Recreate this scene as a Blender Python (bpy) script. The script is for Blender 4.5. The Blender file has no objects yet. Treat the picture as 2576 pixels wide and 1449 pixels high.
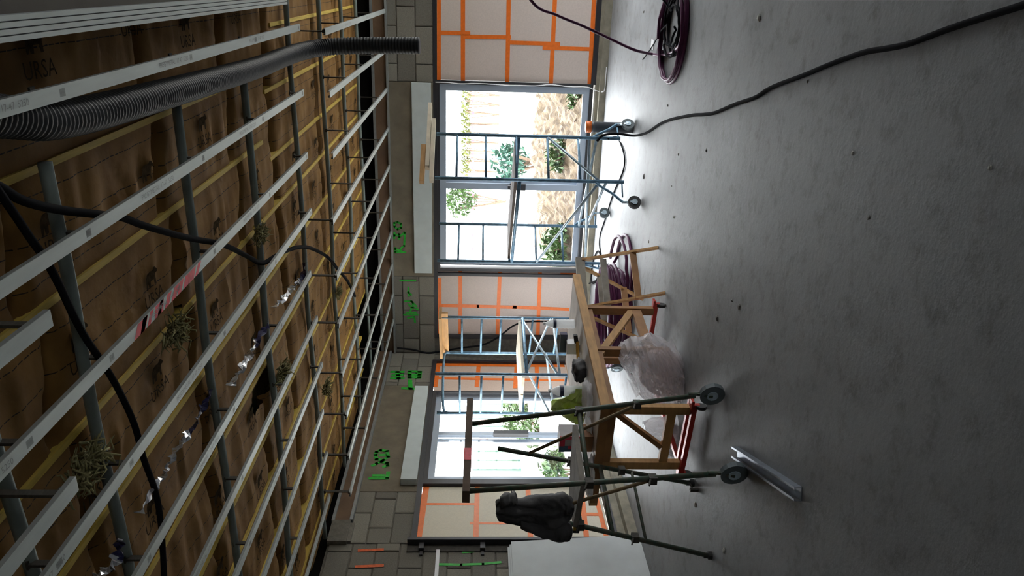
import bpy, bmesh, math, random
from mathutils import Vector, Matrix, Euler, noise
random.seed(7)
R = random.Random(11)
sc = bpy.context.scene
COL = sc.collection

# ------------------------------------------------------------------ camera (photograph lies on its side: image right = down)
F = 1903.0
H = 1.70
def _orth():
    def cam(px, py): return Vector((724.5 - py, 1288 - px, F))
    Y = cam(1205, -55).normalized(); X = -cam(1120, 5390)
    X = (X - Y * X.dot(Y)).normalized(); Z = -X.cross(Y)
    return X, Y, Z
AX, AY, AZ = _orth()                       # world axes in upright camera coordinates
def to_world(c): return Vector((AX.dot(c), AY.dot(c), AZ.dot(c)))
EYE = Vector((0, 0, H))
def P(px, py, axis, val):
    d = to_world(Vector((724.5 - py, 1288 - px, F)))
    i = 'XYZ'.index(axis)
    return EYE + d * ((val - EYE[i]) / d[i])
def PF(px, py, z=0.0): return P(px, py, 'Z', z)
cd = bpy.data.cameras.new('camera'); cam = bpy.data.objects.new('camera', cd); COL.objects.link(cam)
cd.sensor_fit = 'HORIZONTAL'; cd.sensor_width = 36.0; cd.lens = 36.0 * F / 2576.0; cd.clip_start = 0.05; cd.clip_end = 400
r_ = to_world(Vector((1, 0, 0))); u_ = to_world(Vector((0, 1, 0))); f_ = to_world(Vector((0, 0, 1)))
M3 = Matrix((-u_, r_, -f_)).transposed()
cam.matrix_world = Matrix.Translation(EYE) @ M3.to_4x4()
sc.camera = cam

# ------------------------------------------------------------------ world: bright overcast sky, and exposure
SKY = 42.0
w = bpy.data.worlds.new('overcast_sky'); sc.world = w; w.use_nodes = True
bg = w.node_tree.nodes['Background']; bg.inputs[0].default_value = (0.94, 0.975, 1.0, 1); # standard overcast sky: three times brighter overhead than at the horizon
_n = w.node_tree.nodes; _l = w.node_tree.links
_tc = _n.new('ShaderNodeTexCoord'); _sp = _n.new('ShaderNodeSeparateXYZ'); _l.new(_tc.outputs['Generated'], _sp.inputs[0])
_mx = _n.new('ShaderNodeMath'); _mx.operation = 'MAXIMUM'; _mx.inputs[1].default_value = 0; _l.new(_sp.outputs['Z'], _mx.inputs[0])
_ma = _n.new('ShaderNodeMath'); _ma.operation = 'MULTIPLY_ADD'; _ma.inputs[1].default_value = SKY * 2 / 3; _ma.inputs[2].default_value = SKY / 3
_l.new(_mx.outputs[0], _ma.inputs[0]); _l.new(_ma.outputs[0], bg.inputs[1])
sc.view_settings.view_transform = 'Standard'; sc.view_settings.look = 'None'
sc.view_settings.gamma = 1.0; sc.view_settings.use_curve_mapping = False
sc.view_settings.exposure = -0.35
sc.cycles.max_bounces = 10; sc.cycles.diffuse_bounces = 6; sc.cycles.transparent_max_bounces = 16
sc.cycles.sample_clamp_indirect = 6.0

# ------------------------------------------------------------------ helpers
class MB:
    def __init__(s): s.v = []; s.f = []; s.smooth = False
    def add(s, vs, fs):
        n = len(s.v); s.v += [Vector(v) for v in vs]; s.f += [tuple(i + n for i in f) for f in fs]; return s
    def box(s, c, d, rot=None):
        hx, hy, hz = d[0] / 2, d[1] / 2, d[2] / 2
        vs = [Vector((x, y, z)) for x in (-hx, hx) for y in (-hy, hy) for z in (-hz, hz)]
        if rot is not None: vs = [rot @ v for v in vs]
        c = Vector(c)
        return s.add([v + c for v in vs], [(0, 1, 3, 2), (4, 6, 7, 5), (0, 4, 5, 1), (2, 3, 7, 6), (0, 2, 6, 4), (1, 5, 7, 3)])
    def bb(s, x0, x1, y0, y1, z0, z1): return s.box(((x0 + x1) / 2, (y0 + y1) / 2, (z0 + z1) / 2), (abs(x1 - x0), abs(y1 - y0), abs(z1 - z0)))
    def bar(s, a, b, wd, ht, up=(0, 0, 1)):
        a = Vector(a); b = Vector(b); t = (b - a); L = t.length; t.normalize(); up = Vector(up)
        sd = t.cross(up)
        if sd.length < 1e-4: sd = t.cross(Vector((1, 0, 0)))
        sd.normalize(); u2 = sd.cross(t)
        rot = Matrix((t, sd, u2)).transposed()
        return s.box((a + b) / 2, (L, wd, ht), rot)
    def tube(s, pts, r, n=8, cap=True, closed=False, rf=None):
        pts = [Vector(p) for p in pts]; m = len(pts)
        base = len(s.v); prev = None
        for i, p in enumerate(pts):
            if closed: t = pts[(i + 1) % m] - pts[i - 1]
            else: t = pts[min(i + 1, m - 1)] - pts[max(i - 1, 0)]
            t.normalize()
            if prev is None:
                a = Vector((0, 0, 1)) if abs(t.z) < .9 else Vector((1, 0, 0))
                nx = t.cross(a).normalized()
            else:
                nx = (prev - t * prev.dot(t)).normalized()
            prev = nx; ny = t.cross(nx)
            rr = rf(i) if rf else r
            for k in range(n):
                an = 2 * math.pi * k / n
                s.v.append(p + (nx * math.cos(an) + ny * math.sin(an)) * rr)
        for i in range(m if closed else m - 1):
            j = (i + 1) % m
            for k in range(n):
                k2 = (k + 1) % n
                s.f.append((base + i * n + k, base + i * n + k2, base + j * n + k2, base + j * n + k))
        if cap and not closed:
            s.f.append(tuple(base + k for k in range(n))[::-1]); s.f.append(tuple(base + (m - 1) * n + k for k in range(n)))
        return s
    def rod(s, a, b, r, n=8): return s.tube([a, b], r, n)
    def disc(s, c, axis, r, th, n=16):
        a = Vector(axis).normalized(); c = Vector(c)
        return s.tube([c - a * th / 2, c + a * th / 2], r, n)
    def lathe(s, c, prof, n=16):
        c = Vector(c); base = len(s.v)
        for r, z in prof:
            for k in range(n):
                an = 2 * math.pi * k / n; s.v.append(c + Vector((r * math.cos(an), r * math.sin(an), z)))
        for i in range(len(prof) - 1):
            for k in range(n):
                k2 = (k + 1) % n
                s.f.append((base + i * n + k, base + i * n + k2, base + (i + 1) * n + k2, base + (i + 1) * n + k))
        s.f.append(tuple(base + k for k in range(n))[::-1]); s.f.append(tuple(base + (len(prof) - 1) * n + k for k in range(n)))
        return s
    def quad(s, a, b, c, d): return s.add([a, b, c, d], [(0, 1, 2, 3)])

def smooth_path(pts, sub=6, closed=False):
    pts = [Vector(p) for p in pts]; n = len(pts); out = []
    rng = n if closed else n - 1
    for i in range(rng):
        if closed: p0, p1, p2, p3 = pts[i - 1], pts[i], pts[(i + 1) % n], pts[(i + 2) % n]
        else: p0, p1, p2, p3 = pts[max(i - 1, 0)], pts[i], pts[i + 1], pts[min(i + 2, n - 1)]
        for k in range(sub):
            t = k / sub
            out.append(0.5 * ((2 * p1) + (p2 - p0) * t + (2 * p0 - 5 * p1 + 4 * p2 - p3) * t * t + (3 * p1 - p0 - 3 * p2 + p3) * t ** 3))
    if not closed: out.append(pts[-1])
    return out

WL = {}
def mesh_of(name, mb, m, off, smooth=False):
    me = bpy.data.meshes.new(name)
    me.from_pydata([tuple(v - off) for v in mb.v], [], mb.f); me.validate(); me.update()
    bm = bmesh.new(); bm.from_mesh(me); bmesh.ops.recalc_face_normals(bm, faces=bm.faces); bm.to_mesh(me); bm.free()
    for mm in (m if isinstance(m, (list, tuple)) else [m]): me.materials.append(mm)
    if smooth:
        for p in me.polygons: p.use_smooth = True
    return me
def tagit(o, label=None, cat=None, group=None, kind=None):
    if label: o['label'] = label
    if cat: o['category'] = cat
    if group: o['group'] = group
    if kind: o['kind'] = kind
    return o
def thing(name, label, cat, loc, group=None):
    o = bpy.data.objects.new(name, None); COL.objects.link(o); o.location = loc; o.empty_display_size = .1
    WL[o] = Vector(loc)
    return tagit(o, label, cat, group)
def part(name, mb, m, parent, label=None, smooth=False, kind=None):
    off = WL[parent]
    o = bpy.data.objects.new(name, mesh_of(name, mb, m, off, smooth)); COL.objects.link(o); o.parent = parent
    WL[o] = off.copy()
    return tagit(o, label, None, None, kind)
def solo(name, mb, m, label, cat, group=None, smooth=False, kind=None):
    lo = Vector((min(v.x for v in mb.v), min(v.y for v in mb.v), min(v.z for v in mb.v)))
    hi = Vector((max(v.x for v in mb.v), max(v.y for v in mb.v), max(v.z for v in mb.v)))
    off = Vector(((lo.x + hi.x) / 2, (lo.y + hi.y) / 2, lo.z))
    o = bpy.data.objects.new(name, mesh_of(name, mb, m, off, smooth)); COL.objects.link(o); o.location = off
    WL[o] = off
    return tagit(o, label, cat, group, kind)
def struct(name, mb, m):
    o = bpy.data.objects.new(name, mesh_of(name, mb, m, Vector((0, 0, 0)))); COL.objects.link(o); WL[o] = Vector((0, 0, 0)); o['kind'] = 'structure'
    return o
def inst(name, me, loc, parent, scale=None, rot=None):
    o = bpy.data.objects.new(name, me); COL.objects.link(o); o.parent = parent
    o.location = Vector(loc) - WL[parent]
    if scale: o.scale = scale
    if rot: o.rotation_euler = rot
    WL[o] = Vector(loc)
    return o
ORD = 'first second third fourth fifth sixth seventh eighth ninth tenth eleventh twelfth thirteenth fourteenth fifteenth'.split()

# ------------------------------------------------------------------ materials
def mat(name, col, rough=.7, metal=0, var=.15, scale=6, bump=0, bscale=40, col2=None, spec=.5, rand=0, detail=6, stretch=None):
    m = bpy.data.materials.new(name); m.use_nodes = True; nt = m.node_tree; N = nt.nodes; L = nt.links
    b = N['Principled BSDF']; b.inputs['Roughness'].default_value = rough; b.inputs['Metallic'].default_value = metal
    b.inputs['Specular IOR Level'].default_value = spec
    tc = N.new('ShaderNodeTexCoord'); vec = tc.outputs['Object']
    if stretch:
        mp = N.new('ShaderNodeMapping'); mp.inputs['Scale'].default_value = stretch; L.new(vec, mp.inputs[0]); vec = mp.outputs[0]
    nz = N.new('ShaderNodeTexNoise'); nz.inputs['Scale'].default_value = scale; nz.inputs['Detail'].default_value = detail; L.new(vec, nz.inputs['Vector'])
    rp = N.new('ShaderNodeValToRGB'); rp.color_ramp.elements[0].position = .3; rp.color_ramp.elements[1].position = .7
    c2 = col2 or tuple(min(1, c * (1 + var)) for c in col); c1 = tuple(c * (1 - var) for c in col) if not col2 else col
    rp.color_ramp.elements[0].color = (*c1, 1); rp.color_ramp.elements[1].color = (*c2, 1)
    L.new(nz.outputs['Fac'], rp.inputs[0]); out = rp.outputs[0]
    if rand:
        oi = N.new('ShaderNodeObjectInfo'); mr = N.new('ShaderNodeMapRange'); mr.inputs[3].default_value = 1 - rand; mr.inputs[4].default_value = 1 + rand
        L.new(oi.outputs['Random'], mr.inputs[0])
        mx = N.new('ShaderNodeMix'); mx.data_type = 'RGBA'; mx.blend_type = 'MULTIPLY'; mx.inputs[0].default_value = 1
        L.new(out, mx.inputs[6]); L.new(mr.outputs[0], mx.inputs[7]); out = mx.outputs[2]
    L.new(out, b.inputs['Base Color'])
    if bump:
        n2 = N.new('ShaderNodeTexNoise'); n2.inputs['Scale'].default_value = bscale; n2.inputs['Detail'].default_value = 5; L.new(vec, n2.inputs['Vector'])
        bp = N.new('ShaderNodeBump'); bp.inputs['Strength'].default_value = bump; bp.inputs['Distance'].default_value = .01
        L.new(n2.outputs['Fac'], bp.inputs['Height']); L.new(bp.outputs[0], b.inputs['Normal'])
    return m

def floor_mat():
    m = bpy.data.materials.new('concrete_slab'); m.use_nodes = True; nt = m.node_tree; N = nt.nodes; L = nt.links
    b = N['Principled BSDF']
    tc = N.new('ShaderNodeTexCoord')
    def nz(s, d=6, rough=.6):
        n = N.new('ShaderNodeTexNoise'); n.inputs['Scale'].default_value = s; n.inputs['Detail'].default_value = d; n.inputs['Roughness'].default_value = rough
        L.new(tc.outputs['Object'], n.inputs['Vector']); return n
    a = nz(.9, 5); r1 = N.new('ShaderNodeValToRGB')
    r1.color_ramp.elements[0].position = .3; r1.color_ramp.elements[0].color = (.195, .202, .208, 1)
    r1.color_ramp.elements[1].position = .72; r1.color_ramp.elements[1].color = (.32, .328, .336, 1)
    L.new(a.outputs['Fac'], r1.inputs[0])
    s = nz(7, 8, .7); r2 = N.new('ShaderNodeValToRGB')
    r2.color_ramp.elements[0].position = .30; r2.color_ramp.elements[0].color = (.70, .675, .64, 1)
    r2.color_ramp.elements[1].position = .50; r2.color_ramp.elements[1].color = (1, 1, 1, 1)
    L.new(s.outputs['Fac'], r2.inputs[0])
    g = nz(190, 2); r3 = N.new('ShaderNodeValToRGB')
    r3.color_ramp.elements[0].position = .3; r3.color_ramp.elements[0].color = (.9, .9, .9, 1); r3.color_ramp.elements[1].position = .7
    L.new(g.outputs['Fac'], r3.inputs[0])
    def mul(x, y):
        mx = N.new('ShaderNodeMix'); mx.data_type = 'RGBA'; mx.blend_type = 'MULTIPLY'; mx.inputs[0].default_value = 1
        L.new(x, mx.inputs[6]); L.new(y, mx.inputs[7]); return mx.outputs[2]
    L.new(mul(mul(r1.outputs[0], r2.outputs[0]), r3.outputs[0]), b.inputs['Base Color'])
    rr = N.new('ShaderNodeMapRange'); rr.inputs[3].default_value = .50; rr.inputs[4].default_value = .70; b.inputs['Specular IOR Level'].default_value = .22
    L.new(a.outputs['Fac'], rr.inputs[0]); L.new(rr.outputs[0], b.inputs['Roughness'])
    bp = N.new('ShaderNodeBump'); bp.inputs['Strength'].default_value = .16; bp.inputs['Distance'].default_value = .012
    ad = N.new('ShaderNodeMath'); ad.operation = 'ADD'; L.new(nz(28, 5).outputs['Fac'], ad.inputs[0]); L.new(nz(5, 4).outputs['Fac'], ad.inputs[1])
    L.new(ad.outputs[0], bp.inputs['Height']); L.new(bp.outputs[0], b.inputs['Normal'])
    return m

def kraft_mat():
    m = bpy.data.materials.new('kraft_paper'); m.use_nodes = True; nt = m.node_tree; N = nt.nodes; L = nt.links
    b = N['Principled BSDF']; b.inputs['Roughness'].default_value = .8; b.inputs['Specular IOR Level'].default_value = .2
    tc = N.new('ShaderNodeTexCoord')
    n = N.new('ShaderNodeTexNoise'); n.inputs['Scale'].default_value = 3; n.inputs['Detail'].default_value = 5; L.new(tc.outputs['Object'], n.inputs['Vector'])
    r = N.new('ShaderNodeValToRGB'); r.color_ramp.elements[0].position = .3; r.color_ramp.elements[0].color = (.155, .076, .020, 1)
    r.color_ramp.elements[1].position = .7; r.color_ramp.elements[1].color = (.30, .165, .052, 1); L.new(n.outputs['Fac'], r.inputs[0])
    sp = N.new('ShaderNodeSeparateXYZ'); L.new(tc.outputs['Object'], sp.inputs[0])
    md = N.new('ShaderNodeMath'); md.operation = 'PINGPONG'; md.inputs[1].default_value = .075; L.new(sp.outputs['X'], md.inputs[0])
    lt = N.new('ShaderNodeMath'); lt.operation = 'LESS_THAN'; lt.inputs[1].default_value = .0022; L.new(md.outputs[0], lt.inputs[0])
    # printed cutting lines are dashed
    dy = N.new('ShaderNodeMath'); dy.operation = 'PINGPONG'; dy.inputs[1].default_value = .02; L.new(sp.outputs['Y'], dy.inputs[0])
    dl = N.new('ShaderNodeMath'); dl.operation = 'GREATER_THAN'; dl.inputs[1].default_value = .004; L.new(dy.outputs[0], dl.inputs[0])
    an = N.new('ShaderNodeMath'); an.operation = 'MULTIPLY'; L.new(lt.outputs[0], an.inputs[0]); L.new(dl.outputs[0], an.inputs[1])
    mx = N.new('ShaderNodeMix'); mx.data_type = 'RGBA'; mx.inputs[7].default_value = (.03, .022, .015, 1)
    L.new(an.outputs[0], mx.inputs[0]); L.new(r.outputs[0], mx.inputs[6]); L.new(mx.outputs[2], b.inputs['Base Color'])
    n2 = N.new('ShaderNodeTexNoise'); n2.inputs['Scale'].default_value = 14; n2.inputs['Detail'].default_value = 4; L.new(tc.outputs['Object'], n2.inputs['Vector'])
    bp = N.new('ShaderNodeBump'); bp.inputs['Strength'].default_value = .4; bp.inputs['Distance'].default_value = .01; L.new(n2.outputs['Fac'], bp.inputs['Height']); L.new(bp.outputs[0], b.inputs['Normal'])
    return m

def glass_mat(name, tint=(1, 1, 1), gl=.06):
    m = bpy.data.materials.new(name); m.use_nodes = True; nt = m.node_tree; N = nt.nodes; L = nt.links
    N.remove(N['Principled BSDF'])
    t = N.new('ShaderNodeBsdfTransparent'); t.inputs[0].default_value = (*tint, 1)
    g = N.new('ShaderNodeBsdfGlossy'); g.inputs['Roughness'].default_value = .03
    lw = N.new('ShaderNodeLayerWeight'); lw.inputs['Blend'].default_value = .5
    pw = N.new('ShaderNodeMath'); pw.operation = 'POWER'; pw.inputs[1].default_value = 5; L.new(lw.outputs['Facing'], pw.inputs[0])
    ma = N.new('ShaderNodeMath'); ma.operation = 'MULTIPLY_ADD'; ma.inputs[1].default_value = .9; ma.inputs[2].default_value = .03; L.new(pw.outputs[0], ma.inputs[0])
    mx = N.new('ShaderNodeMixShader'); L.new(ma.outputs[0], mx.inputs[0]); L.new(t.outputs[0], mx.inputs[1]); L.new(g.outputs[0], mx.inputs[2])
    L.new(mx.outputs[0], N['Material Output'].inputs[0]); return m

def film_mat(name, col, trans):
    m = bpy.data.materials.new(name); m.use_nodes = True; nt = m.node_tree; N = nt.nodes; L = nt.links
    b = N['Principled BSDF']; b.inputs['Base Color'].default_value = (*col, 1); b.inputs['Roughness'].default_value = .22
    b.inputs['Specular IOR Level'].default_value = .7
    tl = N.new('ShaderNodeBsdfTranslucent'); tl.inputs[0].default_value = (*col, 1)
    m1 = N.new('ShaderNodeMixShader'); m1.inputs[0].default_value = .4; L.new(b.outputs[0], m1.inputs[1]); L.new(tl.outputs[0], m1.inputs[2])
    t = N.new('ShaderNodeBsdfTransparent'); m2 = N.new('ShaderNodeMixShader'); m2.inputs[0].default_value = trans
    L.new(m1.outputs[0], m2.inputs[1]); L.new(t.outputs[0], m2.inputs[2]); L.new(m2.outputs[0], N['Material Output'].inputs[0])
    tc = N.new('ShaderNodeTexCoord'); n = N.new('ShaderNodeTexNoise'); n.inputs['Scale'].default_value = 16; n.inputs['Detail'].default_value = 4; L.new(tc.outputs['Object'], n.inputs['Vector'])
    bp = N.new('ShaderNodeBump'); bp.inputs['Strength'].default_value = .6; bp.inputs['Distance'].default_value = .02; L.new(n.outputs['Fac'], bp.inputs['Height']); L.new(bp.outputs[0], b.inputs['Normal'])
    return m

M = {}
M['floor'] = floor_mat()
M['kraft'] = kraft_mat()
M['glass'] = glass_mat('window_glass')
M['block'] = mat('grey_block', (.20, .187, .155), .9, var=.2, scale=25, bump=.6, bscale=90, rand=.22)
M['mortar'] = mat('mortar', (.135, .123, .10), .95, var=.25, scale=20, bump=.5, bscale=60)
M['concrete'] = mat('brown_grey_concrete', (.15, .128, .092), .85, var=.2, scale=5, bump=.3, bscale=40)
M['plinth'] = mat('plinth_concrete', (.22, .20, .15), .85, var=.25, scale=9, bump=.4, bscale=50)
M['timber_band'] = mat('brown_band', (.155, .095, .055), .8, var=.2, scale=4, bump=.2)
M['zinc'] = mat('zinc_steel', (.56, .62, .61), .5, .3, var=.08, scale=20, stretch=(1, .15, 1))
M['zinc_dark'] = mat('dark_zinc_shaded_side', (.30, .32, .32), .5, .5, var=.1, scale=20)  # darker zinc; on rail flanges the shade is put into the colour
M['stud'] = mat('galvanised_stud', (.26, .29, .33), .35, .75, var=.2, scale=14)
M['tube'] = mat('grey_tube', (.20, .245, .23), .6, .1, var=.15, scale=10)
M['hang'] = mat('dark_hanger', (.055, .05, .042), .7, .3, var=.3, scale=30)
M['yellow'] = mat('yellow_timber', (.56, .40, .07), .7, var=.2, scale=8, stretch=(6, .6, 6))
M['dark'] = mat('roof_void_shade', (.006, .0055, .005), .95, spec=.05)  # near-black: the dark of the void is put into the colour
M['duct'] = mat('black_duct', (.030, .033, .037), .55, var=.2, scale=15, spec=.3)
M['cable'] = mat('black_cable', (.013, .013, .015), .9, spec=.03)
M['purple'] = mat('purple_hose', (.075, .012, .05), .5, var=.2, spec=.25)
M['black_frame'] = mat('black_frame', (.018, .018, .022), .5)
M['alu'] = mat('blue_grey_aluminium', (.36, .42, .50), .38, .15, var=.06, scale=4)
def foam(name, col, tr):
    m = mat(name, col, .8, var=.05, scale=60, detail=2); nt = m.node_tree; N = nt.nodes; L = nt.links
    b = N['Principled BSDF']; t = N.new('ShaderNodeBsdfTranslucent'); t.inputs[0].default_value = (*col, 1)
    mx = N.new('ShaderNodeMixShader'); mx.inputs[0].default_value = tr
    L.new(b.outputs[0], mx.inputs[1]); L.new(t.outputs[0], mx.inputs[2]); L.new(mx.outputs[0], N['Material Output'].inputs[0]); return m
M['board'] = foam('cream_board', (.60, .515, .465), .05)
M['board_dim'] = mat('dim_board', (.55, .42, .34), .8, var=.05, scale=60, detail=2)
M['board_pale'] = foam('ivory_board', (.68, .635, .53), .07)
M['tape'] = mat('orange_tape', (.80, .165, .015), .45, var=.08, scale=30)
M['plasterboard'] = mat('pale_plasterboard', (.52, .58, .58), .75, var=.05, scale=8)
M['board_grey'] = mat('grey_plasterboard', (.50, .53, .53), .8, var=.05, scale=6)
M['green_paint'] = mat('green_spray', (.01, .36, .02), .6, var=.2, scale=40)
M['orange_paint'] = mat('orange_spray', (.62, .10, .015), .6, var=.2, scale=40)
M['red_paint'] = mat('red_spray', (.75, .03, .06), .5, var=.2, scale=40)
M['blue_steel'] = mat('blue_scaffold_steel', (.13, .24, .34), .5, .25, var=.4, scale=18)
M['pale_steel'] = mat('worn_pale_steel', (.42, .52, .58), .45, .3, var=.3, scale=14)
M['green_steel'] = mat('green_scaffold_steel', (.03, .075, .05), .6, .1, var=.5, scale=30, col2=(.10, .085, .06))
M['rust'] = mat('rusty_tan_steel', (.17, .115, .055), .7, .1, var=.3, scale=25)
M['wood_tan'] = mat('tan_timber', (.42, .225, .075), .65, var=.2, scale=7, stretch=(1, 1, 4))
M['wood_brown'] = mat('brown_timber', (.27, .125, .04), .65, var=.25, scale=7)
M['wood_grey'] = mat('weathered_plank', (.25, .225, .19), .8, var=.25, scale=10, bump=.2)
M['wood_dark'] = mat('dark_old_timber', (.10, .062, .04), .75, var=.35, scale=12)
M['pale_wood'] = mat('pale_batten', (.62, .55, .43), .75, var=.12, scale=14)
M['top'] = mat('dusty_tabletop', (.50, .45, .40), .7, var=.2, scale=5)
M['red_steel'] = mat('red_steel', (.42, .022, .012), .45, .1, var=.2, scale=20)
M['rubber'] = mat('black_rubber', (.02, .02, .02), .7)
M['tyre'] = mat('grey_tyre', (.085, .105, .11), .6, var=.15)
M['pvc'] = mat('grey_pvc', (.085, .09, .10), .4, var=.15, scale=8)
M['film'] = film_mat('clear_plastic_sheet', (.70, .68, .70), .5)
M['pinkbag'] = mat('pinkish_sack', (.50, .38, .36), .7, var=.15, scale=6)
M['bottle'] = film_mat('clear_bottle', (.92, .94, .95), .28)
M['navy'] = mat('navy_label', (.012, .02, .06), .4)
M['lime'] = mat('lime_green_bag', (.36, .52, .03), .5, var=.25, scale=9, col2=(.58, .70, .26))
M['cloth'] = mat('black_cloth', (.042, .041, .043), .7, var=.35, scale=10, bump=.4, bscale=30)
M['white'] = mat('white_plastic', (.80, .80, .82), .5, var=.05)
M['box_red'] = mat('red_carton', (.60, .03, .07), .55)
M['box_blue'] = mat('blue_print', (.07, .13, .24), .55)
M['box_grey'] = mat('pale_carton', (.45, .42, .42), .6)
M['carton'] = mat('brown_carton', (.26, .13, .06), .75, var=.15)
M['amber'] = mat('amber_wood', (.42, .22, .03), .5)
M['yellow_level'] = mat('yellow_level', (.62, .38, .04), .5, var=.15)
M['wool'] = mat('glass_wool', (.27, .25, .115), .95, var=.3, scale=20)
M['foil'] = mat('silver_foil', (.60, .62, .66), .25, .7, var=.2, scale=20)
M['navyfoil'] = mat('navy_film', (.02, .02, .07), .3, .1)
M['ink'] = mat('dark_print_ink', (.05, .036, .022), .95, var=.5, scale=40, spec=0)
M['ink_grey'] = mat('grey_print_ink', (.30, .32, .32), .6)
M['soffit'] = mat('brown_grey_soffit', (.13, .115, .10), .85, var=.1)
M['plaster'] = mat('plaster_wall', (.16, .155, .145), .85, var=.08)
M['soil'] = mat('earth', (.022, .013, .006), .95, var=.4, scale=9, bump=1.0, bscale=30, col2=(.082, .060, .034))
M['ground'] = mat('pale_gravel', (.36, .345, .31), .9, var=.1, scale=3, bump=.3, bscale=60)
M['leaf'] = mat('bright_leaves', (.02, .052, .006), .6, var=.5, scale=8)
M['leaf_pale'] = mat('pale_leaves', (.085, .10, .02), .6, var=.4, scale=8)
M['leaf_teal'] = mat('teal_leaves', (.022, .07, .048), .6, var=.4, scale=8)
M['house'] = mat('pale_render', (.5, .5, .46), .8)
M['glasshouse'] = mat('pale_green_cladding', (.05, .075, .056), .5, var=.1)
M['roof'] = mat('red_tiles', (.14, .05, .03), .8)
M['crumb'] = mat('mortar_crumb', (.42, .42, .38), .9, var=.2)
M['crumb_dark'] = mat('dark_crumb', (.16, .15, .135), .9, var=.2)

# ------------------------------------------------------------------ room shell
YA = 10.34; XB = -5.30; XR = 3.4; YBK = -5.5; ZR = 3.62
def A(px, py): q = P(px, py, 'Y', YA); return q.x, q.z
def B(px, py): q = P(px, py, 'X', XB); return q.y, q.z
floor = struct('floor', MB().bb(XB - .25, XR + .2, YBK - .2, YA + .25, -.25, 0), M['floor'])
ceil = struct('ceiling', MB().bb(XB - .3, XR + .3, YBK - .3, YA + .3, ZR, ZR + .15), M['dark'])
TOPA = 3.07
ZO0, ZO1 = .15, 2.245        # opening sill and head
wall_back = struct('wall_back', MB().bb(XB - .25, XR + .2, YA - .02 + .012, YA + .22, ZO1 + .03, TOPA)
                   .bb(XB - .25, -5.02, YA - .008, YA + .22, 0, ZO1 + .03).bb(3.0, XR + .2, YA - .008, YA + .22, 0, ZO1 + .03)
                   
                   .bb(-5.02, 3.0, YA, YA + .22, 0, ZO0 - .03), M['mortar'])
struct('void_shade', MB().bb(XB - .25, XR + .2, YA + .03, YA + .22, TOPA, ZR).bb(XB - .22, XB - .04, YBK, YA + .2, 3.13, ZR), M['dark'])  # dark strips above the walls: shade of the gap put into the colour
struct('trim_1', MB().bb(XB, XR, YA - .15, YA + .0, 0, .085).bb(XB, XR, YA - .07, YA + .1, 0, .125), M['plinth'])
wall_left = struct('wall_left', MB().bb(XB - .22, XB - .012, 6.10, YA + .2, ZO1 + .03, 3.13)
                   .bb(XB - .22, XB - .012, YBK - .2, 6.12, 0, 3.13)
                   .bb(XB - .22, XB - .012, 9.98, YA, 0, ZO1 + .03)
                   .bb(XB - .22, XB, 6.12, 9.98, 0, .2), M['mortar'])
struct('trim_2', MB().bb(XB - .02, XB + .14, 6.0, YA - .15, 0, .10).bb(XB - .1, XB + .04, 6.12, YA - .15, 0, .235), M['plinth'])
# right wall and back wall, out of the photograph: plastered, with open bays added in the right wall to let daylight in
wall_right = struct('wall_right', MB().bb(XR, XR + .2, 4.0, 7.7, 0, ZR).bb(XR, XR + .2, 7.7, YA + .2, 2.25, ZR).bb(XR, XR + .2, 7.7, YA + .2, 0, .15).bb(XR, XR + .2, 10.1, YA + .2, .15, 2.25).bb(XR, XR + .2, YBK - .2, -2.0, 0, ZR)
                    .bb(XR, XR + .2, -2.0, 4.0, 2.1, ZR).bb(XR, XR + .2, -1.0, 4.0, 0, 2.4), M['plaster'])
wall_front = struct('wall_front', MB().bb(XB - .22, XR + .2, YBK - .2, YBK, 0, ZR), M['plaster'])

# blocks laid in courses on the visible walls
def block_mesh():
    mb = MB(); o = .5; i = .47
    back = [(-o, 0, -o), (o, 0, -o), (o, 0, o), (-o, 0, o)]
    mid = [(x, -.7, z) for x, _, z in back]; fr = [(x * i / o, -1, z * i / o) for x, _, z in back]
    mb.add(back + mid + fr, [(0, 1, 5, 4), (1, 2, 6, 5), (2, 3, 7, 6), (3, 0, 4, 7), (4, 5, 9, 8), (5, 6, 10, 9), (6, 7, 11, 10), (7, 4, 8, 11), (8, 9, 10, 11)])
    return mesh_of('block', mb, M['block'], Vector((0, 0, 0)))
BLK = block_mesh()
def courses(wall, to3, rotz, u0, u1, v0, v1, excl, ch=.238, bw=.47, start=0):
    v = v0; row = start
    while v < v1 - .03:
        h = min(ch, v1 - v); u = u0 - (bw * .5 if row % 2 else 0)
        while u < u1 - .02:
            a, b = max(u, u0), min(u + bw, u1)
            segs = [(a, b)]
            for e in excl:
                if v + h / 2 > e[2] and v + h / 2 < e[3]:
                    ns = []
                    for s0, s1 in segs:
                        if e[1] <= s0 or e[0] >= s1: ns.append((s0, s1)); continue
                        if e[0] > s0: ns.append((s0, e[0]))
                        if e[1] < s1: ns.append((e[1], s1))
                    segs = ns
            for s0, s1 in segs:
                if s1 - s0 < .05: continue
                d = .012 + R.uniform(0, .006)
                inst('block', BLK, to3((s0 + s1) / 2, v + h / 2), wall, (s1 - s0 - .012, d, h - .012), (0, 0, rotz))
            u += bw
        v += ch; row += 1
yfa = YA - .008
lintA = (-4.05, -1.30, 2.27, 2.87)
courses(wall_back, lambda u, v: (u, yfa, v), 0, XB, .1, 2.275, 2.875, [lintA])
part('lintel', MB().bb(-4.05, -1.30, YA - .024, YA, 2.275, 2.872), M['concrete'], wall_back, 'brown-grey smooth concrete lintel')
xfb = XB - .012
lintB = (6.95, 9.30, 2.27, 2.93)
courses(wall_left, lambda u, v: (xfb, u, v), math.radians(90), 6.12, YA - .02, 2.275, 2.93, [lintB])
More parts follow.
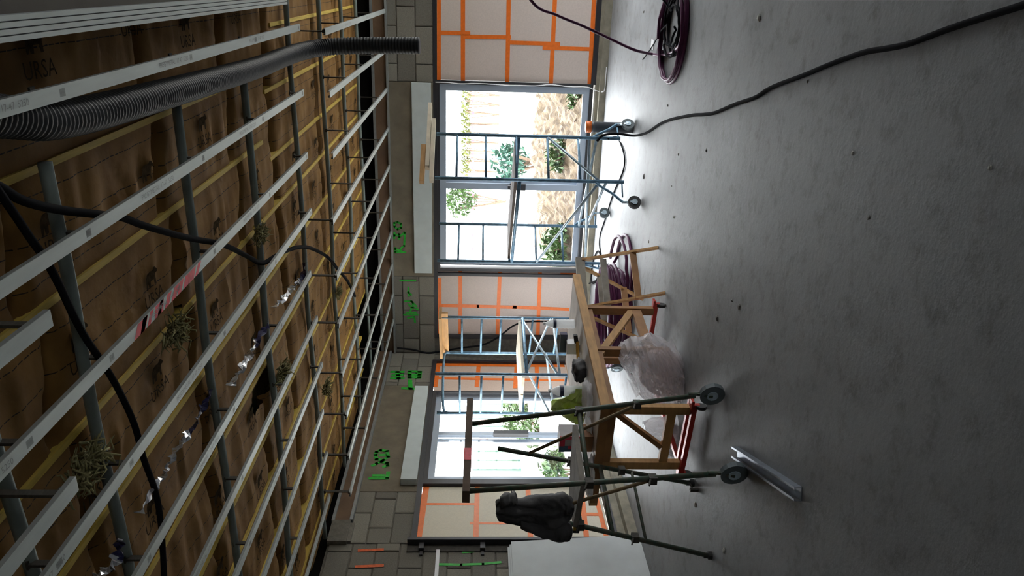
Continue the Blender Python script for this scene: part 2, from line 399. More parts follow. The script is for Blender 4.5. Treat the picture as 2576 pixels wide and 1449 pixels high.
courses(wall_left, lambda u, v: (xfb, u, v), math.radians(90), 4.6, 6.12, .02, 3.12, [])
part('lintel', MB().bb(XB - .02, XB + .004, 6.95, 9.30, 2.275, 2.93), M['concrete'], wall_left, 'brown-grey smooth concrete lintel')
# band, edge rails at the wall heads
struct('trim_3', MB().bb(XB, .3, YA - .035, YA - .0, 2.895, 3.05), M['timber_band'])
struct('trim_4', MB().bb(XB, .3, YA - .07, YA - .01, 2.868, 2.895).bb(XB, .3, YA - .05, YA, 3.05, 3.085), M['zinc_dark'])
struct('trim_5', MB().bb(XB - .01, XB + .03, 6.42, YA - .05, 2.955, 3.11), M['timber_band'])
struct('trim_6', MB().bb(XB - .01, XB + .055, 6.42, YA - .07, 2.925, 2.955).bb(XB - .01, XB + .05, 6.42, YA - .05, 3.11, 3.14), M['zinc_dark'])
solo('grey_pier_block', MB().bb(XB, XB + .05, 6.1, 6.42, 2.94, 3.13).bb(XB, XB + .03, 6.12, 6.40, 2.9, 2.94), M['block'], 'grey block closing the brown band at the wall head beside the orange dashes', 'block')

# ------------------------------------------------------------------ windows
def pbox(mb, wl, u0, u1, v0, v1, d0, d1):
    """box on wall A ('A': u = X) or B ('B': u = Y); d = depth towards the room"""
    if wl == 'A': return mb.bb(u0, u1, YA - d1, YA - d0, v0, v1)
    return mb.bb(XB + d0, XB + d1, u0, u1, v0, v1)
def frame_rect(wl, u0, u1, v0, v1, t, d0, d1):
    mb = MB()
    pbox(mb, wl, u0, u1, v0, v0 + t, d0, d1); pbox(mb, wl, u0, u1, v1 - t, v1, d0, d1)
    pbox(mb, wl, u0, u0 + t, v0 + t, v1 - t, d0, d1); pbox(mb, wl, u1 - t, u1, v0 + t, v1 - t, d0, d1)
    return mb
ax = lambda y, x=1300: A(x, y)[0]
w1 = struct('window_1', frame_rect('A', ax(683), ax(207), ZO0 + .0, ZO1 + .0, .045, -.10, .02), M['black_frame'])
def leaf(root, wl, u0, u1, d0, d1):
    f = part('sash', frame_rect(wl, u0, u1, ZO0 + .045, ZO1 - .045, .085, d0, d1), M['alu'], root, 'blue-grey aluminium sash')
    part('glass', pbox(MB(), wl, u0 + .08, u1 - .08, ZO0 + .12, ZO1 - .12, (d0 + d1) / 2 - .004, (d0 + d1) / 2 + .004), M['glass'], f)
    return f
s1 = leaf(w1, 'A', ax(478), ax(216), -.04, .0)
s2 = leaf(w1, 'A', ax(672), ax(452), -.09, -.05)
hx, hz_ = A(1302, 468)
part('handle', MB().bb(hx - .05, hx + .04, YA - .05, YA, hz_ - .11, hz_ + .11).bb(hx - .02, hx + .02, YA - .09, YA - .04, hz_ - .04, hz_ + .14), M['black_frame'], s1, 'black lever handle')
by = lambda y, x=1200: B(x, y)[0]
w3 = struct('added_window_3', frame_rect('A', .9, 3.0, ZO0, ZO1, .045, -.10, .02), M['black_frame'])  # unseen window added further right, to bring daylight onto the floor
leaf(w3, 'A', .93, 1.99, -.04, .0); leaf(w3, 'A', 1.91, 2.97, -.09, -.05)
w2 = struct('window_2', frame_rect('B', by(1215), by(985), .235, ZO1, .05, -.10, .01), M['black_frame'])
ZB0 = .235
def leafB(u0, u1, d0, d1):
    f = part('sash', frame_rect('B', u0, u1, ZB0 + .05, ZO1 - .05, .075, d0, d1), M['alu'], w2, 'blue-grey aluminium sash')
    part('glass', pbox(MB(), 'B', u0 + .07, u1 - .07, ZB0 + .12, ZO1 - .12, (d0 + d1) / 2 - .004, (d0 + d1) / 2 + .004), M['glass'], f)
    return f
t1 = leafB(by(1209), by(1086), -.04, 0); t2 = leafB(by(1104), by(992), -.09, -.05)
hy, hzb = B(1285, 1095)
part('handle', MB().bb(XB, XB + .05, hy - .04, hy + .04, hzb - .22, hzb + .22), M['black_frame'], t1, 'black pull handle')

# black steel strips round the board-filled bays
def strip(mb, wl, u0, u1, v0, v1, d0=-.02, d1=.03): return pbox(mb, wl, u0, u1, v0, v1, d0, d1)
mb = MB(); strip(mb, 'A', -5.05, .9, 2.235, 2.285); strip(mb, 'A', ax(207), .9, .125, .185, -.02, .05); strip(mb, 'A', -5.05, ax(683), .125, .165)
strip(mb, 'A', -5.05, -4.99, .15, 2.24); struct('trim_7', mb, M['black_frame'])
mb = MB(); strip(mb, 'B', 6.12, 10.05, 2.245, 2.30); strip(mb, 'B', 6.12, by(1215), .185, .245, -.02, .06); strip(mb, 'B', by(985), 10.05, .185, .235); strip(mb, 'B', by(1222), by(1210), .2, 2.25)
strip(mb, 'B', 10.0, 10.05, .2, 2.25); struct('trim_8', mb, M['black_frame'])

# taped boards filling the fixed bays
def taped_panel(label, wl, fn, u0, u1, v0, v1, us, vs, tapes, bm_, names='board'):
    c = (u0 + u1) / 2
    loc = (c, YA, v0) if wl == 'A' else (XB, c, v0)
    t = thing('taped_panel', label, 'panel', loc)
    for i in range(len(us) - 1):
        for j in range(len(vs) - 1):
            part('board', pbox(MB(), wl, us[i] - .0002, us[i + 1] + .0002, vs[j] - .0002, vs[j + 1] + .0002, -.05, -.012 + R.uniform(-.0015, .0015)), bm_, t)
    for (x0, y0, x1, y1, wd) in tapes:
        a = fn(x0, y0); b = fn(x1, y1)
        dx, dv = b[0] - a[0], b[1] - a[1]; L = math.hypot(dx, dv); nx, nv = -dv / L * wd / 2, dx / L * wd / 2
        q = [(a[0] + nx, a[1] + nv), (b[0] + nx, b[1] + nv), (b[0] - nx, b[1] - nv), (a[0] - nx, a[1] - nv)]
        dd = .010 - R.uniform(0, .003) if abs(dx) > abs(dv) else .0085
        def to3(u, v, d): return (u, YA + d, v) if wl == 'A' else (XB - d, u, v)
        mb = MB(); mb.add([to3(u, v, .013) for u, v in q] + [to3(u, v, dd) for u, v in q], [(0, 1, 2, 3), (4, 5, 6, 7), (0, 1, 5, 4), (1, 2, 6, 5), (2, 3, 7, 6), (3, 0, 4, 7)])
        part('tape', mb, M['tape'], t)
    return t
TW = .05
xr = .9
zz = lambda x, y: A(x, y)[1]
taped_panel('cream board panel with orange tape grid, right of the glazed window beside the floor coil', 'A', A, ax(206), xr, .17, 2.24,
            [ax(206), ax(100), xr], [.17, zz(1392, 200), zz(1279, 150), zz(1166, 100), 2.24],
            [(1104, -60, 1104, 205, TW), (1164.5, -60, 1164.5, 205, .055), (1281, -60, 1276, 207, .055), (1399, -60, 1386, 210, .055), (1498, -60, 1483, 212, .055),
             (1103, 82, 1183, 84, TW), (1160, 92, 1286, 94, TW), (1278, 107, 1409, 111, TW), (1365, 120, 1489, 124, TW)], M['board'])
taped_panel('cream board panel with orange tape grid between the glazed window and the room corner', 'A', A, ax(869), ax(676), .16, 2.24,
            [ax(869), ax(772), ax(676)], [.16, zz(1354, 760), zz(1255, 760), zz(1158, 760), 2.24],
            [(1106, 700, 1106, 869, TW), (1158, 676, 1157.5, 869, .055), (1258, 676, 1250, 869, .055), (1359, 677, 1352, 869, .055), (1449, 700, 1440, 869, .055),
             (1104, 769, 1205, 771, TW), (1200, 771, 1300, 774, TW), (1290, 773, 1432, 779, TW), (1104, 863, 1440, 866, .065), (1410, 690, 1449, 690, .04)], M['board'])
struct('trim_9', MB().bb(ax(683), ax(677), YA - .0, YA + .01, .16, 2.24).bb(ax(695), ax(688), YA - .03, YA + .008, .15, 2.24), [M['black_frame']])
by2 = lambda y: B(1250, y)[0]
zb = lambda x, y: B(x, y)[1]
taped_panel('narrow cream board panel with orange tape on the left wall, next to the room corner', 'B', B, by2(987), 10.02, .23, 2.245,
            [by2(987), 10.02], [.235, zb(1350, 950), zb(1298, 950), zb(1200, 950), 2.24],
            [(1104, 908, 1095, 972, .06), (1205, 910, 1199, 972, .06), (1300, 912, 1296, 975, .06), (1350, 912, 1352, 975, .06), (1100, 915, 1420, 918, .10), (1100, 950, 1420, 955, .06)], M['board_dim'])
taped_panel('ivory board panel with orange tape on the left wall, behind the hanging jacket', 'B', B, 6.12, by2(1215), .24, 2.246,
            [6.12, by2(1268), by2(1215)], [.25, zb(1470, 1300), zb(1333, 1300), zb(1200, 1300), 2.24],
            [(1072, 1222, 1052, 1352, .07), (1201, 1222, 1197, 1352, .055), (1328, 1222, 1335, 1354, .055), (1464, 1240, 1476, 1354, .055), (1496, 1235, 1525, 1345, .05),
             (1070, 1266, 1206, 1266, .035), (1182, 1314, 1325, 1314, .035), (1330, 1290, 1512, 1292, .05)], M['board_pale'])
# frame end with brackets on the left wall
fe = thing('frame_bracket_post', 'dark steel frame post with brackets between the ivory panel and the block wall', 'post', (XB + .03, 6.13, .2))
part('post', MB().bb(XB, XB + .08, 6.085, 6.125, .2, 2.33), M['black_frame'], fe)
part('flange', MB().bb(XB, XB + .015, 5.99, 6.09, .2, 2.33), M['hang'], fe)
for z in (2.16, 1.55, 1.05, .5): part('bracket', MB().bb(XB, XB + .05, 6.0, 6.09, z, z + .05).bb(XB, XB + .02, 5.94, 6.0, z + .01, z + .04), M['black_frame'], fe)
# pale strips over the windows
solo('lintel_strip', pbox(MB(), 'A', A(1060, 683)[0], A(1060, 207)[0], A(1086, 450)[1], A(1040, 450)[1], .025, .065), M['plasterboard'], 'pale blue-grey plasterboard strip above the big glazed window of the back wall', 'board')
solo('lintel_strip', pbox(MB(), 'B', B(1030, 1222)[0], B(1060, 985)[0], 2.31, 2.49, .01, .09), M['plasterboard'], 'pale blue-grey plasterboard strip above the window of the left wall', 'board')

# ------------------------------------------------------------------ spray marks on the walls
def strokes(name, fn, wl, lines, wd, m, wall, label):
    mb = MB()
    for ln in lines:
        pts = [fn(*p) for p in ln]
        for k in range(len(pts) - 1):
            a, b = pts[k], pts[k + 1]; dx, dv = b[0] - a[0], b[1] - a[1]; L = math.hypot(dx, dv) or 1e-6
            ex, ev = dx / L * wd * .4, dv / L * wd * .4; nx, nv = -dv / L * wd / 2, dx / L * wd / 2
            q = [(a[0] - ex + nx, a[1] - ev + nv), (b[0] + ex + nx, b[1] + ev + nv), (b[0] + ex - nx, b[1] + ev - nv), (a[0] - ex - nx, a[1] - ev - nv)]
            if wl == 'A': mb.add([(u, YA - .0275, v) for u, v in q], [(0, 1, 2, 3)])
            else: mb.add([(XB + .0085, u, v) for u, v in q], [(0, 1, 2, 3)])
    return part(name, mb, m, wall, label)
zg = lambda l: [[(980 + x / 3.446, 540 + y / 3.45) for x, y in s] for s in l]
strokes('spray_writing', A, 'A', zg([[(42, 68), (70, 60), (100, 75), (102, 110), (70, 120), (45, 100), (42, 68)],
    [(45, 150), (42, 200)], [(42, 178), (85, 165), (85, 205)], [(85, 190), (132, 150), (132, 212)], [(130, 222), (128, 265), (100, 285)],
    [(50, 283), (50, 322)], [(50, 318), (140, 320)], [(50, 292), (100, 305)]]), .028, M['green_paint'], wall_back, 'green sprayed figures on the lintel')
strokes('spray_writing', A, 'A', zg([[(95, 565), (225, 565)], [(165, 625), (170, 700)], [(160, 665), (190, 690)],
    [(135, 745), (190, 745), (235, 790)], [(165, 770), (195, 800), (180, 835)], [(200, 750), (205, 800), (245, 815)], [(125, 862), (245, 862)], [(160, 890), (215, 880), (222, 925)], [(150, 845), (230, 845)]]), .028, M['green_paint'], wall_back, 'green sprayed figures on the blocks')
z6 = lambda l: [[(550 + x / 3.623, 760 + y / 3.623) for x, y in s] for s in l]
z7 = lambda l: [[(550 + x / 4.152, 1100 + y / 4.152) for x, y in s] for s in l]
strokes('spray_writing', B, 'B', z6([[(1580, 640), (1680, 640)], [(1590, 670), (1670, 670)], [(1580, 695), (1680, 700)], [(1630, 640), (1640, 700)],
    [(1740, 635), (1835, 640), (1830, 690), (1740, 690), (1740, 640)], [(1740, 665), (1830, 665)], [(1745, 720), (1750, 795)], [(1680, 790), (1800, 795)]]), .06, M['green_paint'], wall_left, 'green sprayed figures near the corner')
strokes('spray_writing', B, 'B', z7([[(1650, 160), (1690, 140), (1760, 150), (1770, 210), (1720, 245), (1650, 235), (1640, 190), (1650, 160)], [(1690, 190), (1740, 190)],
    [(1610, 300), (1650, 280), (1700, 262), (1760, 275), (1765, 300), (1725, 312)], [(1580, 435), (1760, 435)], [(1760, 430), (1772, 372)], [(1620, 405), (1720, 405)]]), .045, M['green_paint'], wall_left, 'green sprayed figures above the left window')
for a, b in (((904, 1386), (962, 1384)), ((897, 1427), (962, 1424))):
    strokes('spray_mark', B, 'B', [[a, b]], .036, M['orange_paint'], wall_left, 'orange sprayed dash')
strokes('spray_mark', B, 'B', [[(1165, 1391), (1190, 1389)]], .03, M['green_paint'], wall_left, 'short green sprayed dash')
strokes('spray_mark', B, 'B', [[(1105, 1421), (1160, 1422), (1215, 1420), (1258, 1416)]], .03, M['green_paint'], wall_left, 'long green sprayed line')
solo('wall_conduit', MB().bb(XB + .005, XB + .03, 5.2, 6.0, 2.0, 2.035), M['white'], 'pale conduit strip on the block wall beside the dark frame post', 'conduit')
gc = smooth_path([(A(1000, 872)[0], YA - .05, A(1000, 872)[1]), (A(1040, 876)[0], YA - .05, A(1040, 876)[1]), (A(1075, 884)[0], YA - .05, A(1075, 884)[1]), (A(1105, 880)[0], YA - .06, A(1105, 880)[1]),
                  (A(1160, 868)[0], YA - .10, A(1160, 868)[1]), (A(1215, 857)[0], YA - .14, A(1215, 857)[1]), (A(1255, 835)[0], YA - .16, A(1255, 835)[1]), (A(1290, 810)[0], YA - .14, A(1290, 810)[1]), (A(1330, 802)[0], YA - .1, A(1330, 802)[1]), (A(1420, 806)[0], YA - .06, A(1420, 806)[1])])
solo('corner_cable', MB().tube(gc, .013, 6), M['cable'], 'black cable hanging down the wall in the room corner', 'cable', smooth=True)
wc = [(1096, 205), (1130, 206), (1160, 209), (1190, 208), (1225, 209), (1270, 212), (1310, 213), (1345, 214), (1385, 211), (1430, 216), (1475, 217), (1500, 226), (1515, 227), (1524, 218), (1526, 190), (1530, 165)]
solo('white_cable', MB().tube(smooth_path([(A(x, y)[0], YA - .07 - (.1 if x > 1500 else 0), max(.02, A(x, y)[1] + (.0 if x < 1500 else .02))) for x, y in wc], 4), .006, 5), M['white'], 'thin white cable running down between the taped panel and the glazed window', 'cable', smooth=True)

# ------------------------------------------------------------------ text meshes
def text_mesh(name, body, size, m):
    cu = bpy.data.curves.new(name, 'FONT'); cu.body = body; cu.size = size; cu.align_x = 'CENTER'; cu.align_y = 'CENTER'; cu.resolution_u = 2
    o = bpy.data.objects.new(name, cu); COL.objects.link(o)
    dg = bpy.context.evaluated_depsgraph_get(); me = bpy.data.meshes.new_from_object(o.evaluated_get(dg)); me.name = name
    bpy.data.objects.remove(o); me.materials.clear(); me.materials.append(m)
    return me
T_RAIL = text_mesh('printed_lettering', 'PREGYMETAL  17-47  5250', .03, M['ink_grey'])
T_URSA = text_mesh('printed_word', 'URSA', .085, M['ink'])
# bear emblem outline (walking, seen from the side)
bear = [(-.09, -.03), (-.085, .02), (-.06, .05), (-.01, .055), (.03, .05), (.055, .065), (.075, .06), (.10, .035), (.098, .022), (.07, .02), (.06, .005), (.062, -.05), (.035, -.05), (.03, -.012), (-.02, -.012), (-.025, -.05), (-.055, -.05), (-.058, -.015), (-.068, -.05), (-.088, -.05)]
bme = bpy.data.meshes.new('bear_emblem'); bme.from_pydata([(x * .7, y * .7, 0) for x, y in bear], [], [tuple(range(len(bear)))]); bme.materials.append(M['ink'])
DOWN_Y = Matrix(((0, 1, 0), (1, 0, 0), (0, 0, -1)))           # reads along +Y, glyph tops to +X, faces down
EUL = DOWN_Y.to_euler()

# ------------------------------------------------------------------ ceiling: rails, tubes, joists, insulation
TUBES = [2.02, 2.58, 3.77, 4.89, 6.15, 7.36, 8.52, 9.55]; ZT = 3.15
hang_mb = MB()
hang_mb.bar((0, 0, 0), (0, 0, 1), .026, .010, (1, 0, 0)).bar((0, 0, .0), (0, 0, .12), .036, .026, (1, 0, 0)).bar((0, 0, .93), (0, 0, 1), .03, .03, (1, 0, 0))
HANG = mesh_of('hanger', hang_mb, M['hang'], Vector((0, 0, 0)))
def rail(label, group, x, y0, y1, z, skip=()):
    t = thing('ceiling_rail', label, 'ceiling rail', (x, (y0 + y1) / 2, z), group)
    part('web', MB().bb(x - .025, x + .025, y0, y1, z, z + .0025), M['zinc'], t)
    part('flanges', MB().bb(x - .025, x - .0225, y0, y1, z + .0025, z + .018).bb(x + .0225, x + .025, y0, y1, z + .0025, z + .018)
         .bb(x - .0225, x - .014, y0, y1, z + .0155, z + .018).bb(x + .014, x + .0225, y0, y1, z + .0155, z + .018), M['zinc_dark'], t)  # shaded sides of the rail, given by the darker zinc colour
    for ty in TUBES:
        if y0 - .1 < ty < y1 + .1:
            yy = min(max(ty, y0 + .05), y1 - .05)
            inst('hanger', HANG, (x, yy, z + .0), t, (1, 1, ZT - z), None)
    yy = y0 + .9 + R.uniform(0, .5)
    while yy < y1 - .3:
        inst('printed_lettering', T_RAIL, (x, yy, z - .0012), t, None, EUL)['kind'] = 'stuff'; yy += 1.35
    return t
X1 = [-.39, -.87, -1.36, -1.83, -2.31, -2.78, -3.26, -3.70, -4.18, -4.66]
E1 = [6.12, 6.10, 6.09, 6.10, 5.91, 6.04, 6.10, 6.02, 6.05, 6.05]
rails1 = []
for i, x in enumerate(X1):
    rails1.append(rail(f'long pale zinc rail of the raised near ceiling, {ORD[i]} from the black duct', 'rails of the raised near ceiling', x, .85, E1[i], 3.05))
X2 = [-.425, -.905, -1.40, -1.92, -2.43, -2.87, -3.38, -3.87, -4.33, -4.74]
E2 = [6.22, 6.26, 6.25, 6.09, 6.12, 6.08, 6.11, 6.2, 6.2, 6.17]
for i, x in enumerate(X2):
    rail(f'pale zinc rail of the lower far ceiling, {ORD[i]} from the black duct', 'rails of the lower far ceiling', x, E2[i], YA - .06, 2.88)
for i, (x, ye) in enumerate(((-.42, 1.60), (-.92, 1.98), (-1.443, 1.93), (-1.95, 1.9), (-2.45, 1.9))):
    rail(f'short near rail end low over the camera, {ORD[i]} from the black duct', 'near low rails over the camera', x, -1.2, ye, 2.88)
# red spray on the third rail
mb = MB()
yb = P(330, 812, 'Z', 3.05).y; ye = P(495, 652, 'Z', 3.05).y
def rs(a, b, w, sk): 
    ya = yb + (ye - yb) * a; yc = yb + (ye - yb) * b
    mb.add([(X1[2] - .0245, ya, 3.0493), (X1[2] + .0245, ya + sk, 3.0493), (X1[2] + .0245, ya + sk + w, 3.0493), (X1[2] - .0245, ya + w, 3.0493)], [(0, 1, 2, 3)])
for a, w_, sk in ((0, .10, .05), (.08, .05, .04), (.17, .035, .05), (.28, .09, .02), (.31, .04, .05), (.42, .05, .05), (.52, .06, .06), (.62, .05, .05), (.72, .07, .04), (.80, .08, .05), (.93, .045, .06)):
    rs(a, a, w_, sk)
part('spray_mark', mb, M['red_paint'], rails1[2], 'red sprayed lettering')
# tubes
tub_names = ['nearest grey ceiling tube at the picture edge', 'grey ceiling tube crossing the near rails, second from the camera', 'grey ceiling tube crossing the near rails, third from the camera', 'grey ceiling tube crossing the near rails, fourth from the camera',
             'grey ceiling tube above the step where near and far rails meet', 'grey ceiling tube over the far rails, just beyond the step', 'grey ceiling tube over the far rails, second beyond the step', 'grey ceiling tube over the far rails, closest to the back wall']
for i, ty in enumerate(TUBES):
    xs = -.62 if ty < 5 else .3
    n = 40; pts = []
    for k in range(n + 1):
        x = xs + (XB + .05 - xs) * k / n
        pts.append((x, ty + .012 * math.sin(x * 2.3 + i) + .006 * math.sin(x * 6 + i * 2), ZT + .006 * math.sin(x * 3.1 + i)))
    solo('ceiling_tube', MB().tube(pts, .021 if ty > 5 else .024, 8), M['tube'], tub_names[i], 'tube', smooth=True)
# joists
JN = [(-.65, .6, 5.3), (-1.11, .6, 5.35), (-.36, 5.8, 9.75), (-.79, 5.5, 9.8), (-1.27, 5.5, 9.8)]
JF = [-1.64, -2.08, -2.62, -3.13, -3.50, -4.02, -4.50, -4.98]
ZJ = 3.19
for i, (x, a, b) in enumerate(JN):
    solo('roof_joist', MB().bb(x - .014, x + .014, a, b, ZJ, ZJ + .1), M['yellow'], ['yellow timber joist beside the black duct over the near rails', 'yellow timber joist over the near rails, one bay left of the duct joist', 'yellow timber joist over the far rails, right of the duct end', 'yellow timber joist over the far rails, just left of the duct end', 'yellow timber joist over the far rails, one bay further left of the duct end'][i], 'joist')
for i, x in enumerate(JF):
    solo('roof_joist', MB().bb(x - .014, x + .014, .6, 9.9 if i < 6 else 9.2, ZJ, ZJ + .1), M['yellow'], f'yellow timber joist running the whole ceiling, {ORD[i]} from the duct side', 'joist')
# insulation rolls
TEARS = [(P(655, 985, 'Z', 3.2), .10, .30), (P(650, 585, 'Z', 3.2), .07, .14), (P(440, 830, 'Z', 3.2), .06, .22)]
def zins(x, y, x0, x1, sd):
    u = (x - x0) / (x1 - x0); s = math.sin(math.pi * min(max(u, 0), 1))
    z = 3.203 - .012 * s ** .6
    for ty in TUBES: z += .0 * ty
    f = noise.noise(Vector((x * 2.2 + sd, y * 9, sd))); z -= .026 * s * f
    f2 = noise.noise(Vector((x * 5 + 3 * noise.noise(Vector((x * 2, y, sd))), y * 20, sd + 5))); z -= .014 * s * (abs(f2) - .3) * 1.6
    for yc in (4.72, 3.6, 2.4, 7.2, 8.35):
        d = y - yc - .05 * math.sin(x * 5 + sd) - .12 * (R_s[int(sd) % 37] - .5)
        z += .12 * math.exp(-(d / .030) ** 2) * (.4 + .6 * R_s[(int(sd) * 7 + int(yc * 10)) % 37]) * min(1, s * 2.2)
    return max(z, 3.174)
R_s = [R.random() for _ in range(37)]
rolls = []
def roll(label, x0, x1, y0, y1, sd):
    nx = 14; ny = int((y1 - y0) / .032)
    vs = []; fs = []; bad = set()
    for j in range(ny + 1):
        y = y0 + (y1 - y0) * j / ny
        for i in range(nx + 1):
            x = x0 + (x1 - x0) * i / nx
            e = min(j, ny - j) * .032
            vs.append((x, y + .03 * math.sin(x * 9 + sd) * (1 if min(j, ny - j) == 0 else 0), zins(x, y, x0, x1, sd) + .07 * math.exp(-(e / .045) ** 2)))
    for j in range(ny):
        for i in range(nx):
            c = Vector(vs[j * (nx + 1) + i])
            if any(((c.x - t[0].x) / t[1]) ** 2 + ((c.y - t[0].y) / t[2]) ** 2 < 1 + .5 * noise.noise(c * 9) for t in TEARS): continue
            fs.append((j * (nx + 1) + i, j * (nx + 1) + i + 1, (j + 1) * (nx + 1) + i + 1, (j + 1) * (nx + 1) + i))
    t = thing('insulation_roll', label, 'insulation', ((x0 + x1) / 2, (y0 + y1) / 2, 3.2), 'kraft faced insulation rolls')
    mb = MB(); mb.add(vs, fs); part('kraft_facing', mb, M['kraft'], t, None, True)
    part('wool', MB().bb(x0 + .01, x1 - .01, y0, y1, 3.36, 3.5), M['wool'], t)
    yy = y0 + .25 + (sd * .37) % .6
    while yy < y1 - .15:
        cx = (x0 + x1) / 2 + .05 * math.sin(sd * 3 + yy * 5)
        zl = min(zins(cx + a, yy + b, x0, x1, sd) for a in (-.05, 0, .05, .09) for b in (-.12, -.06, 0, .06, .12)) - .003
        inst('printed_word', T_URSA, (cx - .035, yy, zl), t, None, EUL); inst('bear_emblem', bme, (cx + .055, yy, zl), t, None, EUL)
        yy += .66 + .25 * R_s[int(yy * 10 + sd) % 37]
    return t
XN = [.12, -.65, -1.11, -1.64, -2.08, -2.62, -3.13, -3.50, -4.02, -4.50, -4.98, -5.28]
XF = [.12, -.36, -.79, -1.27, -1.64, -2.08, -2.62, -3.13, -3.50, -4.02, -4.50, -4.98, -5.28]
for i in range(len(XN) - 1): roll(f'brown kraft insulation roll over the near rails, {ORD[i]} strip from the duct side', XN[i + 1], XN[i], .5, 5.62, i * 3 + 1.0)
for i in range(len(XF) - 1): roll(f'brown kraft insulation roll over the far rails, {ORD[i]} strip from the duct side', XF[i + 1], XF[i], 5.66, (9.9 if i < 9 else 9.05) + .08 * math.sin(i * 2.1), i * 3 + 50.0)
# torn glass wool tufts
def tuft(c, r, label, n=190, sd=0):
    rr = random.Random(sd); mb = MB()
    for k in range(n):
        d = Vector((rr.gauss(0, 1), rr.gauss(0, 1.3), rr.gauss(-.3, .6))).normalized()
        a = Vector(c) + Vector((rr.gauss(0, .3), rr.gauss(0, .5), rr.gauss(0, .12))) * r
        L = r * rr.uniform(.3, 1.1); b = a + d * L * .6 + Vector((0, 0, -.1 * r)); e = b + Vector((rr.gauss(0, 1), rr.gauss(0, 1), rr.gauss(0, .5))) * L * .3
        mb.tube([a, b, e], .004, 4, rf=lambda i: (.0055, .0045, .001)[i] * (r / .1))
    return solo('glass_wool_tuft', mb, M['wool'], label, 'insulation', smooth=True, kind=None)
tuft(P(710, 938, 'Z', 3.12), .10, 'pale glass wool tuft hanging from the torn kraft among the left rails', sd=1)
tuft(P(652, 590, 'Z', 3.13), .08, 'glass wool tuft poking out beside the black cable', sd=2)
tuft(P(440, 835, 'Z', 3.13), .09, 'long glass wool tuft showing left of the red sprayed rail', sd=3)
tuft(P(215, 1170, 'Z', 3.12), .10, 'glass wool tuft between two joists near the picture edge', sd=4)
tuft(P(820, 975, 'Z', 3.12), .09, 'glass wool tuft above the far left rails', sd=5)
tuft(P(850, 735, 'Z', 3.12), .07, 'glass wool tuft at the end of the black ceiling cable', sd=6)
def ribbon(label, pts, wd, m, z, sd):
    rr = random.Random(sd); sp = smooth_path([P(x, y, 'Z', z) for x, y in pts], 8); mb = MB(); n = len(sp)
    vs = []
    for i, p in enumerate(sp):
        t = (sp[min(i + 1, n - 1)] - sp[max(i - 1, 0)]).normalized(); s = t.cross(Vector((0, 0, 1))).normalized()
        an = rr.gauss(0, .5) + i * .25; s = s * math.cos(an) + Vector((0, 0, 1)) * math.sin(an)
        ww = wd * (.35 + .65 * abs(math.sin(i * .45 + sd)))
        vs += [p - s * ww / 2, p + Vector((0, 0, rr.gauss(0, .006))), p + s * ww / 2]
    fs = [(i * 3 + k, i * 3 + k + 1, i * 3 + k + 4, i * 3 + k + 3) for i in range(n - 1) for k in (0, 1)]
    mb.add(vs, fs); t = thing('foil_strip', label, 'foil strip', sp[0]); o = part('strip', mb, [M['foil'], M['navyfoil']], t)
    for pl in o.data.polygons:
        if pl.index < len(fs) * .35: pl.material_index = 1
    so = o.modifiers.new('thickness', 'SOLIDIFY'); so.thickness = .002
ribbon('crumpled silver and navy foil strip dangling along the middle left rails', [(530, 985), (512, 1020), (490, 1070), (462, 1105), (440, 1135), (418, 1185), (395, 1215), (350, 1290)], .05, 0, 3.10, 1)
ribbon('small crumpled foil strip near the black cable loop', [(766, 662), (760, 698), (743, 714), (721, 742), (688, 773)], .06, 0, 3.10, 2)
ribbon('crumpled foil strip beside the dark gap in the kraft', [(676, 815), (650, 850), (633, 884), (608, 923), (580, 970)], .06, 0, 3.10, 3)
ribbon('navy foil strip at the picture edge under the near tubes', [(303, 1355), (293, 1402), (270, 1430), (240, 1460)], .06, 0, 3.10, 4)
# cables under the roof
c1 = [(-60, 440), (0, 470), (60, 505), (150, 528), (250, 540), (310, 548), (370, 570), (480, 600), (560, 615), (620, 643), (660, 662), (700, 640), (740, 624), (772, 622), (800, 632), (828, 650), (850, 678), (875, 708), (893, 745)]
solo('ceiling_cable', MB().tube(smooth_path([P(x, y, 'Z', 3.098) for x, y in c1], 5), .016, 7), M['cable'], 'thick black cable sagging across the middle of the ceiling to the far rails', 'cable', smooth=True)
c2 = [(-40, 430), (0, 487), (40, 545), (80, 605), (112, 650), (150, 720), (185, 795), (215, 850), (262, 920), (300, 985), (338, 1068), (360, 1150), (392, 1240), (405, 1320), (410, 1390), (414, 1470)]
solo('ceiling_cable', MB().tube(smooth_path([P(x, y, 'Z', 3.092) for x, y in c2], 5), .0135, 7), M['cable'], 'black cable running along the near left side of the ceiling', 'cable', smooth=True)
# duct
dp = smooth_path([(-.15, 1.2, 3.15), (-.30, 1.8, 3.14), (-.43, 2.35, 3.125), (-.495, 2.7, 3.115), (-.53, 3.5, 3.11), (-.575, 5.0, 3.11), (-.575, 5.7, 3.10), (-.565, 6.1, 3.05), (-.55, 6.33, 2.93), (-.535, 6.38, 2.7), (-.525, 6.38, 2.45), (-.515, 6.36, 2.16)], 40)
# resample to even steps
rs_ = [dp[0]]; acc = 0; step = .0085
for i in range(1, len(dp)):
    seg = dp[i] - dp[i - 1]; L = seg.length; pos = 0
    while acc + (L - pos) >= step:
        pos += step - acc; acc = 0; rs_.append(dp[i - 1] + seg * (pos / L))
    acc += L - pos
solo('flexible_duct', MB().tube(rs_, .066, 18, True, False, rf=lambda i: .067 if i % 3 else .0615), M['duct'], 'black corrugated duct hanging down from the ceiling at its far end', 'duct', smooth=True)
